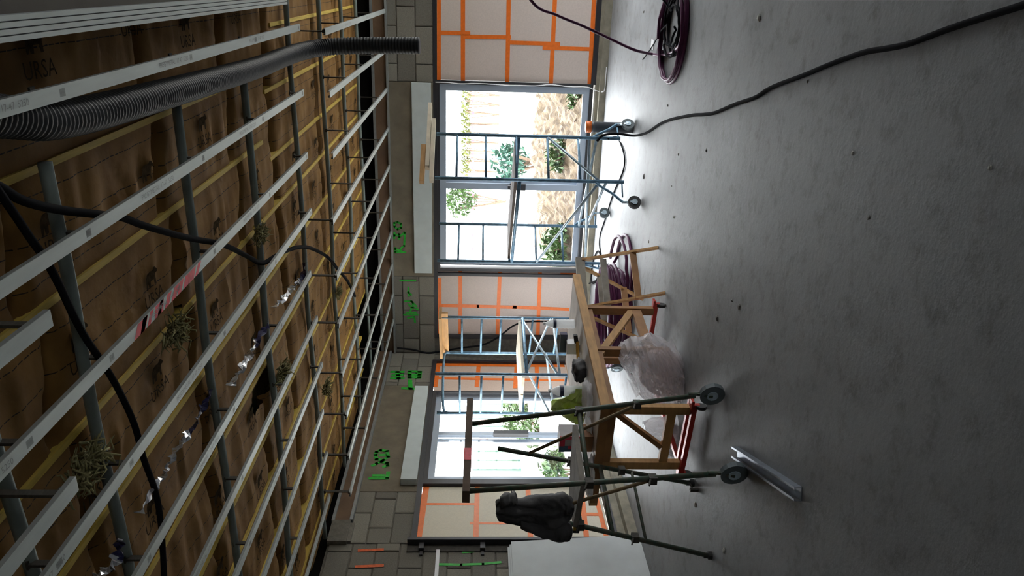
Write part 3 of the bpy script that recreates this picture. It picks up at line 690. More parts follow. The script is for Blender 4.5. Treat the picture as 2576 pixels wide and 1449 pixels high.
# soffit with edge profile
solo('soffit_board', MB().bb(-.145, 2.5, -1, 5.75, 3.06, 3.075), M['soffit'], 'brown-grey ceiling board overhead beside the edge profile', 'ceiling board')
ep = thing('edge_profile', 'pale grooved metal edge profile along the overhead ceiling board', 'ceiling rail', (-.18, 2.5, 3.05))
for k in range(4): part('groove', MB().bb(-.215 + k * .019, -.200 + k * .019, -1, 5.75, 3.045 + .001 * (k % 2), 3.06), M['zinc'], ep)
part('back_plate', MB().bb(-.217, -.141, -1, 5.75, 3.058, 3.066), M['zinc_dark'], ep)

# ------------------------------------------------------------------ scaffolds
def caster(t, c, r, ax_, tyre, fork):
    c = Vector(c)
    wh = part('wheel', MB().disc(c, ax_, r, .035, 18), tyre, t, None)
    part('hub', MB().disc(c, ax_, r * .45, .05, 12), M['pale_steel'], wh)
    part('fork', MB().bar(c + Vector((0, 0, r * 1.35)), c + Vector(ax_).normalized() * .028, .02, .006, ax_).bar(c + Vector((0, 0, r * 1.35)), c - Vector(ax_).normalized() * .028, .02, .006, ax_).rod(c + Vector((0, 0, r * 1.25)), c + Vector((0, 0, r * 1.9)), .013, 8), fork, t)
def blue_scaffold(label, Q, ztop, zdeck, deckm, lowz, rungs, cast, bracing, steel):
    """Q: four posts; Q0-Q1 and Q2-Q3 are the end frames"""
    t = thing('rolling_scaffold', label, 'scaffold', ((Q[0][0] + Q[3][0]) / 2, (Q[0][1] + Q[3][1]) / 2, 0))
    Qv = [Vector((x, y, 0)) for x, y in Q]; up = lambda q, z: Vector((q.x, q.y, z))
    for i, q in enumerate(Qv): part('post', MB().rod(up(q, lowz), up(q, ztop[i]), .019, 8), steel, t, None, True)
    for a, b, hs in ((0, 1, rungs), (2, 3, rungs)):
        for z in hs: part('rung', MB().rod(up(Qv[a], z), up(Qv[b], z), .013, 8), steel, t, None, True)
    for a, za, b, zb_ in bracing: part('brace', MB().rod(up(Qv[a], za), up(Qv[b], zb_), .015, 8), M['pale_steel'], t, None, True)
    for a, b in ((0, 2), (1, 3)): part('deck_rail', MB().rod(up(Qv[a], zdeck - .05), up(Qv[b], zdeck - .05), .02, 8), M['blue_steel'], t, None, True)
    for k in range(2):
        f0, f1 = (.08, .48) if k == 0 else (.52, .92)
        a0 = Qv[0].lerp(Qv[1], f0); a1 = Qv[0].lerp(Qv[1], f1); b0 = Qv[2].lerp(Qv[3], f0); b1 = Qv[2].lerp(Qv[3], f1)
        vs = [up(a0, zdeck - .03), up(a1, zdeck - .03), up(b1, zdeck - .03), up(b0, zdeck - .03), up(a0, zdeck), up(a1, zdeck), up(b1, zdeck), up(b0, zdeck)]
        part('deck_board', MB().add(vs, [(0, 1, 2, 3), (4, 5, 6, 7), (0, 1, 5, 4), (1, 2, 6, 5), (2, 3, 7, 6), (3, 0, 4, 7)]), deckm, t)
    for i, c in enumerate(cast):
        q = Qv[i]; c = Vector((c[0], c[1], 0)); d = c - q
        if d.length < .02: d = Vector((.05, .05, 0))
        pts = [up(q, lowz + .30)] + [q + d * f + Vector((0, 0, lowz + z)) for f, z in ((.25, .24), (.6, .12), (.85, .06), (1, .02))]
        part('outrigger', MB().tube(smooth_path(pts, 4), .014, 7).rod(q + Vector((0, 0, lowz + .02)), q + d * .75 + Vector((0, 0, lowz + .02)), .009, 6), M['blue_steel'], t, None, True)
        caster(t, (c.x, c.y, .07), .068, d.cross(Vector((0, 0, 1))).normalized() if d.length > .01 else (1, 0, 0), M['rubber'] if i == 1 else M['tyre'], M['pale_steel'])
    return t
qa = P(1300, 342, 'Y', 8.02); qb = P(1300, 452, 'Y', 7.62); qc = P(1300, 566, 'Y', 9.05); qd = P(1300, 659, 'Y', 8.62)
Q1 = [(qa.x, qa.y), (qb.x, qb.y), (qc.x, qc.y), (qd.x, qd.y)]
blue_scaffold('blue rolling scaffold standing in front of the big glazed window', Q1, (2.12, 2.12, 2.15, 2.15), 1.30, M['wood_dark'], .17,
              (.62, .95, 1.28, 1.60, 1.90), [(-1.41, 8.17), (-2.08, 7.47), (-2.70, 9.17), (-3.22, 8.55)],
              [(0, .95, 1, .42), (0, .5, 3, .35), (1, .35, 2, .3), (1, .42, 3, .95), (0, .42, 2, .40)], M['blue_steel'])
g0 = P(1300, 800, 'Y', 8.72); g1 = P(1300, 889, 'Y', 9.05); g2 = P(1300, 942, 'Y', 7.65); g3 = P(1300, 1040, 'Y', 7.95)
Q2 = [(g0.x, g0.y), (g1.x, g1.y), (g2.x, g2.y), (g3.x, g3.y)]
s2_ = blue_scaffold('blue rolling scaffold in the room corner beyond the work table', Q2, (2.10, 2.10, 2.13, 2.13), 1.13, M['pale_wood'], .17,
              (.62, .95, 1.35, 1.60, 1.85), [(g0.x + .15, g0.y - .15), (g1.x - .02, g1.y + .1), (g2.x + .15, g2.y - .1), (g3.x - .02, g3.y + .05)],
              [(0, 1.1, 2, .72), (2, 1.1, 0, .72), (0, .70, 2, .70), (1, .72, 3, .70), (1, 1.1, 3, .75)], M['blue_steel'])
part('guard_rail', MB().tube(smooth_path([(g1.x, g1.y, 2.02), (g1.x + .03, g1.y - .2, 2.08), (g3.x + .02, g3.y + .15, 2.06), (g3.x, g3.y, 2.0)], 6), .016, 8), M['blue_steel'], s2_, None, True)
# planks laid on top of the big blue scaffold
pa = P(1090, 280, 'Y', 8.25); pb = P(1090, 445, 'Y', 7.66)
dirp = (Vector((Q1[1][0], Q1[1][1], 0)) - Vector((Q1[0][0], Q1[0][1], 0))).normalized()
base = Vector((Q1[1][0], Q1[1][1], 0)) - dirp * -.03
for k, (o0, o1, zq, wd, m, lb) in enumerate(((0, .74, 2.135, .10, 'pale_wood', 'pale batten on top of the blue scaffold, lowest of the pile'), (.15, .95, 2.182, .09, 'pale_wood', 'pale batten on top of the blue scaffold, topmost and overhanging to the right'))):
    solo('batten', MB().bar(base - dirp * o0 + Vector((0, 0, zq + .02)), base - dirp * o1 + Vector((0, 0, zq + .02)), wd, .04), M[m], lb, 'batten', 'battens on the blue scaffold')
solo('timber_block', MB().bar(base - dirp * -.03 + Vector((0, 0, 2.25)), base - dirp * .42 + Vector((0, 0, 2.25)), .06, .05), M['wood_tan'], 'tan timber offcut lying on the battens of the blue scaffold', 'timber')
gv0 = Vector((g0.x, g0.y, 0)); gv1 = Vector((g1.x, g1.y, 0)); gd = (gv1 - gv0).normalized()
solo('timber_plank', MB().bar(gv0 - gd * .08 + Vector((0, 0, 2.12)), gv1 + gd * .0 + Vector((0, 0, 2.12)), .20, .035).bar(gv0 - gd * .08 + Vector((0, 0, 2.07)), gv1 + gd * .0 + Vector((0, 0, 2.07)), .03, .09), M['wood_tan'], 'tan timber plank across the top of the corner scaffold', 'plank')

# green folding trestle scaffold
e = Vector((-.9467, .3221, 0)); 
fA = PF(1822, 992); fB = PF(1880, 1190); fD = PF(1745, 1215); fC = PF(1790, 1397)
tA = Vector((-2.862, 4.506, 1.70)); tB = Vector((-2.956, 3.886, 1.71)); tD = Vector((-3.123, 4.595, 1.51)); tC = Vector((-3.139, 3.965, 1.52))
gs = thing('trestle_scaffold', 'green rusty folding scaffold with wheels, standing in front of the work table', 'scaffold', ((fA.x + fC.x) / 2, (fA.y + fC.y) / 2, 0))
lr = lambda a, b, z: a.lerp(b, (z - a.z) / (b.z - a.z))
fAu = fA + Vector((0, 0, .11)) + (tA - fA) * .05; fBu = fB + Vector((0, 0, .11)) + (tB - fB) * .05
for a, b in ((fAu, tA), (fBu, tB), (fD + Vector((0, 0, .03)), tD), (fC + Vector((0, 0, .03)), tC)):
    part('leg', MB().rod(a, b, .017, 8), M['green_steel'], gs, None, True)
for z in (.50, .745): part('rung', MB().rod(lr(fD, tD, z), lr(fC, tC, z), .016 if z > .6 else .011, 8), M['green_steel'], gs, None, True)
part('rung', MB().rod(lr(fA, tA, .97), lr(fB, tB, .97), .016, 8), M['green_steel'], gs, None, True)
part('rung', MB().rod(lr(fD, tD, .97), lr(fC, tC, .97), .016, 8), M['green_steel'], gs, None, True)
part('brace', MB().rod(lr(fD, tD, 1.29), lr(fA, tA, .57), .012, 8), M['rust'], gs, 'tan rusty brace', True)
part('brace', MB().rod(lr(fC, tC, 1.29), lr(fB, tB, .57), .012, 8), M['rust'], gs, 'tan rusty brace', True)
for a, b in ((fA, tA), (fB, tB), (fD, tD), (fC, tC)):
    for z in (.58, .97): part('clamp', MB().box(lr(a, b, z), (.05, .05, .05)).rod(lr(a, b, z) + Vector((.02, -.03, .02)), lr(a, b, z) + Vector((.02, -.09, .04)), .006, 6), M['hang'], gs)
wdir = (tB - tA).normalized()
part('top_plank', MB().bar(tA - wdir * .22 + Vector((0, 0, .02)), tB + wdir * .05 + Vector((0, 0, .02)), .10, .045), M['wood_dark'], gs, 'worn dark brown top plank')
part('paint_patch', MB().bar(tB - wdir * .33 + Vector((0, 0, .02)), tB - wdir * .22 + Vector((0, 0, .02)), .106, .049), M['red_paint'], gs, 'red paint smear')
for f in (fA, fB):
    caster(gs, (f.x, f.y, .085), .085, (.25, .97, 0), M['tyre'], M['green_steel'])
for f in (fD, fC): part('foot', MB().lathe((f.x, f.y, 0), [(.03, 0), (.03, .025), (.02, .03), (.02, .06)], 12), M['rubber'], gs)
part('foot_bar', MB().rod(fD + Vector((0, 0, .035)), fD + Vector((.02, -.11, .035)), .008, 6).bar(fD + Vector((.02, -.11, 0)), fD + Vector((.02, -.11, .06)), .03, .02), M['hang'], gs)
dz = .99
dk = [lr(fA, tA, dz), lr(fB, tB, dz), lr(fC, tC, dz), lr(fD, tD, dz)]
dk = [dk[1].lerp(dk[0], .80), dk[1] - (dk[0] - dk[1]) * .03, dk[2] - (dk[3] - dk[2]) * .03, dk[2].lerp(dk[3], .42)]
vs = dk + [q + Vector((0, 0, .034)) for q in dk]
solo('deck_plank', MB().add(vs, [(0, 1, 2, 3), (4, 5, 6, 7), (0, 1, 5, 4), (1, 2, 6, 5), (2, 3, 7, 6), (3, 0, 4, 7)]), M['wood_grey'], 'weathered grey plank laid as deck on the green trestle scaffold', 'plank')
lv0 = P(1462, 1222, 'Y', 4.22); lv1 = P(1449, 1332, 'Y', 4.22)
lv = thing('spirit_level', 'yellow spirit level under the grey plank of the green scaffold', 'level', (lv0 + lv1) / 2)
part('body', MB().bar(lv0, lv1, .025, .042), M['yellow_level'], lv); part('end_cap', MB().bar(lv1, lv1 + (lv1 - lv0).normalized() * .02, .028, .045), M['rubber'], lv)
part('vial', MB().bar(lv0.lerp(lv1, .45), lv0.lerp(lv1, .55), .03, .02), M['lime'], lv)
# jacket on the scaffold's left post
def loft(rows, dy, thick, sd, nx=48, sub=8, fold=.022):
    """rows: (px, y_left, y_right) silhouette lines; dy: world Y depth"""
    L = smooth_path([(x, a, b) for x, a, b in rows], sub); mb = MB(); m = len(L)
    for i, (x, a, b) in enumerate(L):
        pa = P(x, a, 'Y', dy); pb = P(x, b, 'Y', dy); tt = thick * (math.sin(math.pi * min(max((i + .8) / (m + .6), 0), 1)) ** .4)
        for k in range(nx):
            an = 2 * math.pi * k / nx; c, s = math.cos(an), math.sin(an)
            p = pa.lerp(pb, .5 + .5 * c)
            n = noise.noise(Vector((c * 2.5 + sd, i * .06, s + sd))) + .9 * (.5 - abs(noise.noise(Vector((c * 5 + i * .03, i * .10 + c * 2, sd))))) + .5 * (.4 - abs(noise.noise(Vector((c * 9, i * .16 - c * 3, sd + 4)))))
            p = p + Vector((0, -s * (tt * (.55 + .45 * abs(s)) + fold * n * 2), 0)) + Vector((.3, 0, .2)) * fold * n
            mb.v.append(p)
    for i in range(m - 1):
        for k in range(nx):
            k2 = (k + 1) % nx; mb.f.append((i * nx + k, i * nx + k2, (i + 1) * nx + k2, (i + 1) * nx + k))
    mb.f.append(tuple(range(nx))); mb.f.append(tuple((m - 1) * nx + k for k in range(nx)))
    return mb
jk = thing('jacket', 'black work jacket hanging on the left leg of the green trestle scaffold', 'jacket', P(1420, 1300, 'Y', 3.93))
part('body', loft([(1248, 1285, 1272), (1256, 1306, 1262), (1275, 1314, 1254), (1300, 1318, 1258), (1330, 1326, 1254), (1360, 1334, 1250), (1390, 1338, 1247), (1410, 1330, 1246), (1425, 1318, 1248), (1436, 1300, 1256), (1444, 1280, 1264)], 3.95, .07, 3.3), M['cloth'], jk, None, True)
part('sleeve', loft([(1310, 1328, 1300), (1335, 1338, 1308), (1360, 1346, 1316), (1385, 1356, 1320), (1410, 1362, 1318), (1430, 1356, 1318), (1440, 1342, 1326)], 3.90, .05, 8.1, 16), M['cloth'], jk, None, True)
part('collar', loft([(1258, 1272, 1254), (1270, 1268, 1249), (1285, 1264, 1247), (1296, 1262, 1250), (1302, 1262, 1254)], 3.93, .045, 5.7, 14), M['cloth'], jk, None, True)

# ------------------------------------------------------------------ work table on a red trolley
TZ = .775
tc0 = PF(1513, 1018, TZ)
ty_ = Vector((.139, .990, 0)); tx_ = Vector((-.990, .139, 0))
def T(u, v, z): return tc0 + tx_ * u + ty_ * v + Vector((0, 0, z - TZ))
TWD, TLN = .98, 1.92
def tbox(mb, u0, u1, v0, v1, z0, z1):
    q = [T(u0, v0, z0), T(u1, v0, z0), T(u1, v1, z0), T(u0, v1, z0), T(u0, v0, z1), T(u1, v0, z1), T(u1, v1, z1), T(u0, v1, z1)]
    return mb.add(q, [(0, 1, 2, 3), (4, 5, 6, 7), (0, 1, 5, 4), (1, 2, 6, 5), (2, 3, 7, 6), (3, 0, 4, 7)])
tb = thing('work_table', 'large wooden work table with braced timber legs, behind the green scaffold', 'table', T(.5, 1, 0))
part('tabletop', tbox(tbox(MB(), 0.02, TWD, 0.02, TLN, TZ - .03, TZ), .3, .31, .02, TLN, TZ - .03, TZ - .001), M['top'], tb, 'dusty grey-beige tabletop')
part('edge_rail', tbox(MB(), 0, .035, 0, TLN, TZ - .065, TZ + .004), M['wood_tan'], tb, 'tan timber edge')
part('edge_rail', tbox(MB(), .035, TWD, 0, .035, TZ - .065, TZ - .002), M['wood_brown'], tb)
part('edge_rail', tbox(MB(), TWD, TWD + .03, 0, TLN, TZ - .065, TZ), M['wood_tan'], tb)
LEG = [(.06, .05), (.60, .05), (.06, .78), (.06, 1.42), (.60, 1.42)]
for (u, v) in LEG: part('leg', tbox(MB(), u, u + .07, v, v + .045, .10, TZ - .06), M['wood_brown'] if v > .2 else M['wood_tan'], tb)
part('top_bar', tbox(MB(), .06, .67, .05, .10, TZ - .13, TZ - .06), M['wood_brown'], tb)
part('lower_bar', tbox(MB(), .10, .64, .055, .095, .20, .265), M['wood_tan'], tb)
part('brace', MB().bar(T(.11, .075, TZ - .10), T(.45, .075, .27), .035, .055, (0, 1, 0)), M['wood_brown'], tb)
part('brace', MB().bar(T(.09, .72, TZ - .08), T(.09, 1.42, .30), .035, .06), M['wood_tan'], tb)
part('lower_bar', tbox(MB(), .07, .11, .80, 1.45, .22, .30), M['wood_brown'], tb)
part('top_bar', tbox(MB(), .07, .11, .05, 1.45, TZ - .12, TZ - .065), M['wood_brown'], tb)
tr = thing('trolley', 'red steel trolley on castors carrying the legs of the work table', 'trolley', T(.35, .75, 0))
part('bar', MB().bar(T(.02, .03, .085), T(.70, .03, .085), .035, .035), M['red_steel'], tr)
part('bar', MB().bar(T(.02, .13, .085), T(.70, .13, .085), .035, .035), M['red_steel'], tr)
part('bar', MB().bar(T(.02, 1.44, .085), T(.70, 1.44, .085), .035, .035), M['red_steel'], tr)
part('bar', MB().bar(T(.66, .05, .085), T(.66, 1.45, .085), .035, .035), M['red_steel'], tr)
for u, v in ((.03, .05), (.69, .05), (.03, 1.46), (.69, 1.46)):
    c = T(u, v - .03, .04)
    part('castor', MB().disc(c, (1, .1, 0), .04, .025, 14), M['rubber'], tr)
    part('corner_plate', MB().box(T(u, v, .10), (.07, .06, .02)).box(T(u, v - .02, .075), (.03, .03, .05)), M['red_steel'], tr, 'worn red corner plate')
# plastic wrapped sacks below the table
def lump(c, d, sd, amp=.12, n=28, peaks=(), crease=0):
    mb = MB(); c = Vector(c); m = n // 2
    for i in range(m + 1):
        th = math.pi * i / m
        for k in range(n):
            ph = 2 * math.pi * k / n; v = Vector((math.sin(th) * math.cos(ph), math.sin(th) * math.sin(ph), math.cos(th)))
            f = 1 + amp * noise.noise(v * 2.2 + Vector((sd, 0, 0))) + amp * .6 * noise.noise(v * 5 + Vector((0, sd, 0)))
            for pd, pa, ps in peaks: f += pa * max(0, v.dot(Vector(pd).normalized())) ** ps
            if crease: f += crease * (abs(noise.noise(v * 2.4 + Vector((sd, 3, 0)))) + .45 * abs(noise.noise(v * 5.5 + Vector((0, 3, sd)))) - .3)
            sq = max(abs(v.x), abs(v.y), abs(v.z)) ** -.45
            p = Vector((v.x * d[0], v.y * d[1], v.z * d[2])) * f * sq / 2
            p += c; p.z = max(p.z, .004 if c.z < .7 else TZ + .003); mb.v.append(p)
    for i in range(m):
        for k in range(n):
            k2 = (k + 1) % n; mb.f.append((i * n + k, i * n + k2, (i + 1) * n + k2, (i + 1) * n + k))
    return mb
bg_ = thing('plastic_bag', 'big clear plastic bag of pinkish sacks on the floor under the work table', 'bag', T(.15, .55, 0))
def floor_clamp(mb):
    for v in mb.v: v.z = max(v.z, .004)
    return mb
part('film', floor_clamp(loft([(1561, 914, 900), (1568, 922, 884), (1584, 955, 862), (1600, 985, 849), (1620, 1002, 852), (1642, 1010, 846), (1666, 1014, 852), (1690, 1014, 870), (1710, 1010, 888), (1726, 1000, 915)], 5.42, .20, 2.2, 80, 14, .042)), M['film'], bg_, 'crumpled translucent film')
for tip, e0, e1, sdv in (((1556, 905), (1592, 948), (1598, 874), 1), ((1636, 836), (1596, 868), (1680, 868), 2), ((1690, 850), (1660, 868), (1708, 890), 3), ((1600, 1000), (1575, 950), (1620, 985), 4)):
    mb = MB(); tp = P(*tip, 'Y', 5.36); a_ = P(*e0, 'Y', 5.30); b_ = P(*e1, 'Y', 5.34); n = 9
    for i in range(n + 1):
        for k in range(n + 1):
            u, v = i / n, k / n; p = tp.lerp(a_.lerp(b_, v), u)
            mb.v.append(p + Vector((0, -.06 * abs(noise.noise(Vector((v * 5, u * 1.5, sdv)))) * (u + .2), 0)))
    for i in range(n):
        for k in range(n): mb.f.append((i * (n + 1) + k, i * (n + 1) + k + 1, (i + 1) * (n + 1) + k + 1, (i + 1) * (n + 1) + k))
    part('flap', floor_clamp(mb), M['film'], bg_, 'loose crumpled flap of film')
part('contents', floor_clamp(loft([(1610, 960, 900), (1635, 985, 885), (1660, 995, 880), (1690, 998, 885), (1715, 990, 905)], 5.44, .13, 6.2, 30, 6, .02)), M['pinkbag'], bg_, 'pinkish contents', True)
bg2 = thing('plastic_bag', 'smaller crumpled plastic bag lying behind the near table legs', 'bag', T(.42, .40, 0))
part('film', floor_clamp(loft([(1622, 1092, 1072), (1640, 1110, 1064), (1665, 1138, 1056), (1690, 1165, 1048), (1712, 1168, 1046), (1724, 1160, 1060)], 5.34, .15, 4.9, 50, 10, .03)), M['film'], bg2)
part('contents', floor_clamp(loft([(1675, 1140, 1075), (1695, 1150, 1070), (1715, 1145, 1075)], 5.36, .09, 1.2, 24, 6, .02)), M['pinkbag'], bg2, None, True)

# trestle (folding saw horse) under the far table end
tre = thing('sawhorse', 'wooden folding sawhorse under the far end of the work table', 'sawhorse', (-2.75, 6.6, 0))
F1 = PF(1657, 623); F2 = PF(1674, 737); F3 = PF(1618, 753); F4 = F3 + (F2 - F1)
S1 = PF(1466, 672, .66); S2 = PF(1473, 772, .66)
sd_ = (F2 - F1).normalized(); mid = (S1 + S2) / 2; S1 = mid - sd_ * .27; S2 = mid + sd_ * .27
part('top_beam', MB().bar(S1 - sd_ * .06 + Vector((0, 0, .02)), S2 + sd_ * .06 + Vector((0, 0, .02)), .05, .085), M['wood_grey'], tre, 'weathered grey top beam')
off = Vector((.03, .02, 0))
for a, b, o in ((F1, S1, off), (F2, S2, off), (F3, S1, -off), (F4, S2, -off)):
    part('leg', MB().bar(a, b + o, .03, .022, sd_), M['wood_tan'], tre)
for (a, sa, b, sb) in ((F1, S1, F2, S2), (F3, S1, F4, S2)):
    for h in (.33, .72): part('crossbar', MB().bar(a.lerp(sa, h), b.lerp(sb, h), .018, .06), M['wood_brown'] if h < .5 else M['wood_grey'], tre)

# ------------------------------------------------------------------ things on the table
def bottle(label, px, py, hgt, rad, tilt=0):
    b = PF(px, py, TZ + .002); t = thing('water_bottle', label, 'bottle', b)
    prof = [(rad * .9, 0), (rad, .012)]
    for k in range(9): prof += [(rad * (.94 if k % 2 else 1), .03 + k * hgt * .055)]
    z0 = .03 + 8 * hgt * .055
    prof += [(rad, z0 + .01), (rad, hgt * .66), (rad * .86, hgt * .76), (rad * .5, hgt * .88), (rad * .32, hgt * .93), (rad * .32, hgt * .95)]
    part('bottle_body', MB().lathe(b, prof, 18), M['bottle'], t, None, True)
    part('label_band', MB().lathe(b + Vector((0, 0, hgt * .60)), [(rad * 1.01, 0), (rad * 1.01, hgt * .10)], 18), M['navy'], t, 'navy label band')
    part('cap', MB().lathe(b + Vector((0, 0, hgt * .945)), [(rad * .37, 0), (rad * .37, .02)], 12), M['white'], t)
bottle('clear water bottle with navy band standing on the far part of the work table', 1446, 815, .285, .043)
bottle('clear water bottle with navy band beside the lime bag on the work table', 1472, 984, .30, .046)
# lime carrier bag
lb_ = PF(1470, 1030, TZ + .002)
mb = MB(); n = 9; m = 7
for j in range(m + 1):
    for i in range(n + 1):
        u = i / n - .5; v = j / m
        p = lb_ + tx_ * (u * (.34 - .26 * v ** 1.5) - .03 + .05 * v) + Vector((0, 0, v * .26)) + ty_ * (.03 * math.sin(i * 1.9 + j) + .08 * v)
        mb.v.append(p)
for j in range(m):
    for i in range(n): mb.f.append((j * (n + 1) + i, j * (n + 1) + i + 1, (j + 1) * (n + 1) + i + 1, (j + 1) * (n + 1) + i))
o = solo('carrier_bag', mb, M['lime'], 'crumpled lime green paper bag standing on the work table by the green scaffold', 'bag')
so = o.modifiers.new('thickness', 'SOLIDIFY'); so.thickness = .03
# printed carton
cb = PF(1492, 1122, TZ + .002); cx_ = thing('carton', 'carton with red and blue printed squares standing at the near end of the work table', 'box', cb)
def cbx(mb, u0, u1, v0, v1, z0, z1):
    q = [cb + tx_ * u + ty_ * v + Vector((0, 0, z)) for z in (z0, z1) for u, v in ((u0, v0), (u1, v0), (u1, v1), (u0, v1))]
    return mb.add(q, [(0, 1, 2, 3), (4, 5, 6, 7), (0, 1, 5, 4), (1, 2, 6, 5), (2, 3, 7, 6), (3, 0, 4, 7)])
part('carton_body', cbx(MB(), -.075, .075, .02, .16, .0, .255), M['box_grey'], cx_)
part('brown_base', cbx(MB(), -.076, .076, .0185, .161, 0, .10), M['carton'], cx_, 'plain brown lower part')
for u0, u1, z0, z1, mm in ((-.076, .02, .215, .257, 'box_red'), (-.076, -.045, .105, .215, 'box_red'), (.02, .05, .125, .19, 'box_red'), (.02, .076, .19, .257, 'box_blue'), (.05, .076, .105, .19, 'box_blue')):
    part('printed_square', cbx(MB(), u0, u1, .0165, .0205, z0, z1), M[mm], cx_, 'red square' if mm == 'box_red' else 'blue square')
part('side_panel', cbx(MB(), .0745, .077, .02, .16, .10, .256), M['box_red'], cx_)
# glove, tools, crumpled sheets
solo('work_glove', lump(PF(1458, 930, TZ + .05), (.16, .22, .11), 7.7, .3), M['cloth'], 'dark crumpled work gloves on the work table beside the tools', 'gloves', smooth=True)
solo('plastic_sheet', lump(PF(1478, 1000, TZ + .03), (.22, .26, .07), 2.7, .35), M['film'], 'crumpled clear plastic sheet at the foot of the near water bottle', 'sheet', smooth=True)
solo('plastic_sheet', lump(PF(1484, 1200, TZ + .02), (.30, .20, .06), 4.7, .4), M['white'], 'crumpled white sheet on the near left corner of the work table', 'sheet', smooth=True)
solo('plastic_sheet', lump(PF(1480, 1085, TZ + .02), (.18, .22, .06), 6.7, .4), M['white'], 'crumpled white sheet between the lime bag and the carton', 'sheet', smooth=True)
a0 = PF(1452, 858, TZ + .02); a1 = PF(1455, 918, TZ + .02)
hm = thing('hand_tool', 'hand tool with amber handle lying on the work table near the far bottle', 'tool', a0)
part('handle', MB().rod(a0, a1, .014, 8), M['amber'], hm); part('head', MB().bar(a0 + Vector((-.05, 0, .0)), a0 + Vector((.06, .0, .02)), .03, .035), M['rubber'], hm)
d0 = PF(1446, 862, TZ + .03)
dr = thing('cordless_tool', 'blue and black cordless tool on the work table behind the amber handled one', 'tool', d0)
part('motor', MB().bar(d0 + Vector((-.09, .02, .10)), d0 + Vector((.08, .02, .10)), .055, .06), M['navyfoil'], dr); part('grip', MB().bar(d0 + Vector((-.04, .02, .10)), d0 + Vector((-.06, .02, -.02)), .035, .04, (1, 0, 0)), M['box_blue'], dr)
part('battery', MB().box(d0 + Vector((-.06, .02, -.008)), (.10, .06, .035)), M['rubber'], dr)
solo('paper_box', MB().box(PF(1440, 872, TZ + .055), (.10, .10, .105)), M['white'], 'small white box behind the far water bottle', 'box')

# ------------------------------------------------------------------ hoses, cables, floor things
def coil(name, label, c, rmin, rmax, loops, r, m, zmax, sd, sq=1.0):
    rr = random.Random(sd); pts = []; n = 28
    R0 = rr.uniform(rmin, rmax); cx, cy = c
    for l in range(loops):
        R1 = rr.uniform(rmin, rmax); ox, oy = rr.gauss(0, .025), rr.gauss(0, .025)
        z1 = r + (zmax - r) * l / max(1, loops - 1)
        for k in range(n):
            t = k / n; rad = R0 + (R1 - R0) * t; an = 2 * math.pi * t + sd
            pts.append((cx + ox * math.sin(math.pi * t) + rad * math.cos(an), cy + oy * math.sin(math.pi * t) + rad * sq * math.sin(an), max(r, z1 - (zmax - r) / max(1, loops) * (1 - t) + rr.gauss(0, .004))))
        R0 = R1
    return pts
c0 = PF(1698, 92)
pp = coil('', '', (c0.x + .03, c0.y), .36, .43, 3, .014, None, .06, 2)
solo('hose_coil', MB().tube(pp, .014, 7), M['purple'], 'purple hose coil on the floor in front of the right taped panel', 'hose', smooth=True)
pp = coil('', '', (c0.x + .08, c0.y), .12, .30, 4, .011, None, .05, 5, 1.1)
solo('cable_coil', MB().tube(pp, .010, 6), M['cable'], 'black cable coil lying inside the purple coil on the right', 'cable', smooth=True)
hp = [PF(1712, 112, .05), PF(1690, 132, .02), PF(1665, 139, .016), PF(1640, 136, .03), P(1600, 127, 'Y', 7.05), P(1560, 110, 'Y', 7.05), P(1510, 86, 'Y', 7.0), P(1460, 63, 'Y', 6.95), P(1400, 38, 'Y', 6.9), P(1335, 0, 'Y', 6.85), Vector((.35, 6.8, 1.55)), Vector((1.2, 6.75, 1.9)), Vector((2.58, 6.7, 2.1))]
solo('hose', MB().tube(smooth_path(hp, 8), .013, 7), M['purple'], 'purple hose rising from the right coil across the taped panel', 'hose', smooth=True)
solo('thin_wire', MB().tube(smooth_path([PF(1617, 150, .01), PF(1632, 130, .012), PF(1648, 105, .03), PF(1661, 80, .05), PF(1680, 60, .09)], 6), .006, 5), M['cable'], 'short black wire tail beside the purple coil', 'wire', smooth=True)
solo('wire_tail', MB().tube(smooth_path([PF(1690, 30, .1), P(1680, 15, 'Y', 6.7), P(1665, -5, 'Y', 6.7), P(1630, -40, 'Y', 6.7), PF(1640, -90, .02)], 6), .009, 5), M['cable'], 'black cable rising out of the right coil at the picture edge', 'cable', smooth=True)
c3 = PF(1574, 800)
pp = coil('', '', (c3.x + .02, c3.y + .05), .36, .60, 9, .018, None, .26, 3, .9)
solo('hose_coil', MB().tube(pp, .021, 7), M['purple'], 'large purple hose coil on the floor behind the work table', 'hose', smooth=True)
pp = coil('', '', (c3.x + .42, c3.y + .22), .34, .46, 2, .018, None, .10, 8, 1.1)
solo('hose_loop', MB().tube(pp, .018, 7), M['purple'], 'loose purple hose loops behind the sawhorse legs', 'hose', smooth=True)
fc = [(2640, -12), (2576, 12), (2480, 42), (2430, 58), (2380, 75), (2330, 94), (2280, 112), (2230, 122), (2180, 130), (2130, 146), (2080, 165), (2020, 190), (1960, 212), (1930, 226), (1900, 245), (1850, 262), (1800, 283), (1770, 288), (1740, 290), (1690, 300), (1660, 312), (1632, 331), (1612, 339)]
pts = [PF(x, y, .010) for x, y in fc]; q0 = Vector((Q1[0][0], Q1[0][1], 0))
pts += [PF(1590, 341, .05), q0 + Vector((.06, -.05, .22)), q0 + Vector((.035, -.03, .36)), q0 + Vector((-.03, -.03, .42))]
solo('floor_cable', MB().tube(smooth_path(pts, 6), .013, 8), M['cable'], 'thick black cable snaking over the bare slab towards the blue scaffold', 'cable', smooth=True)
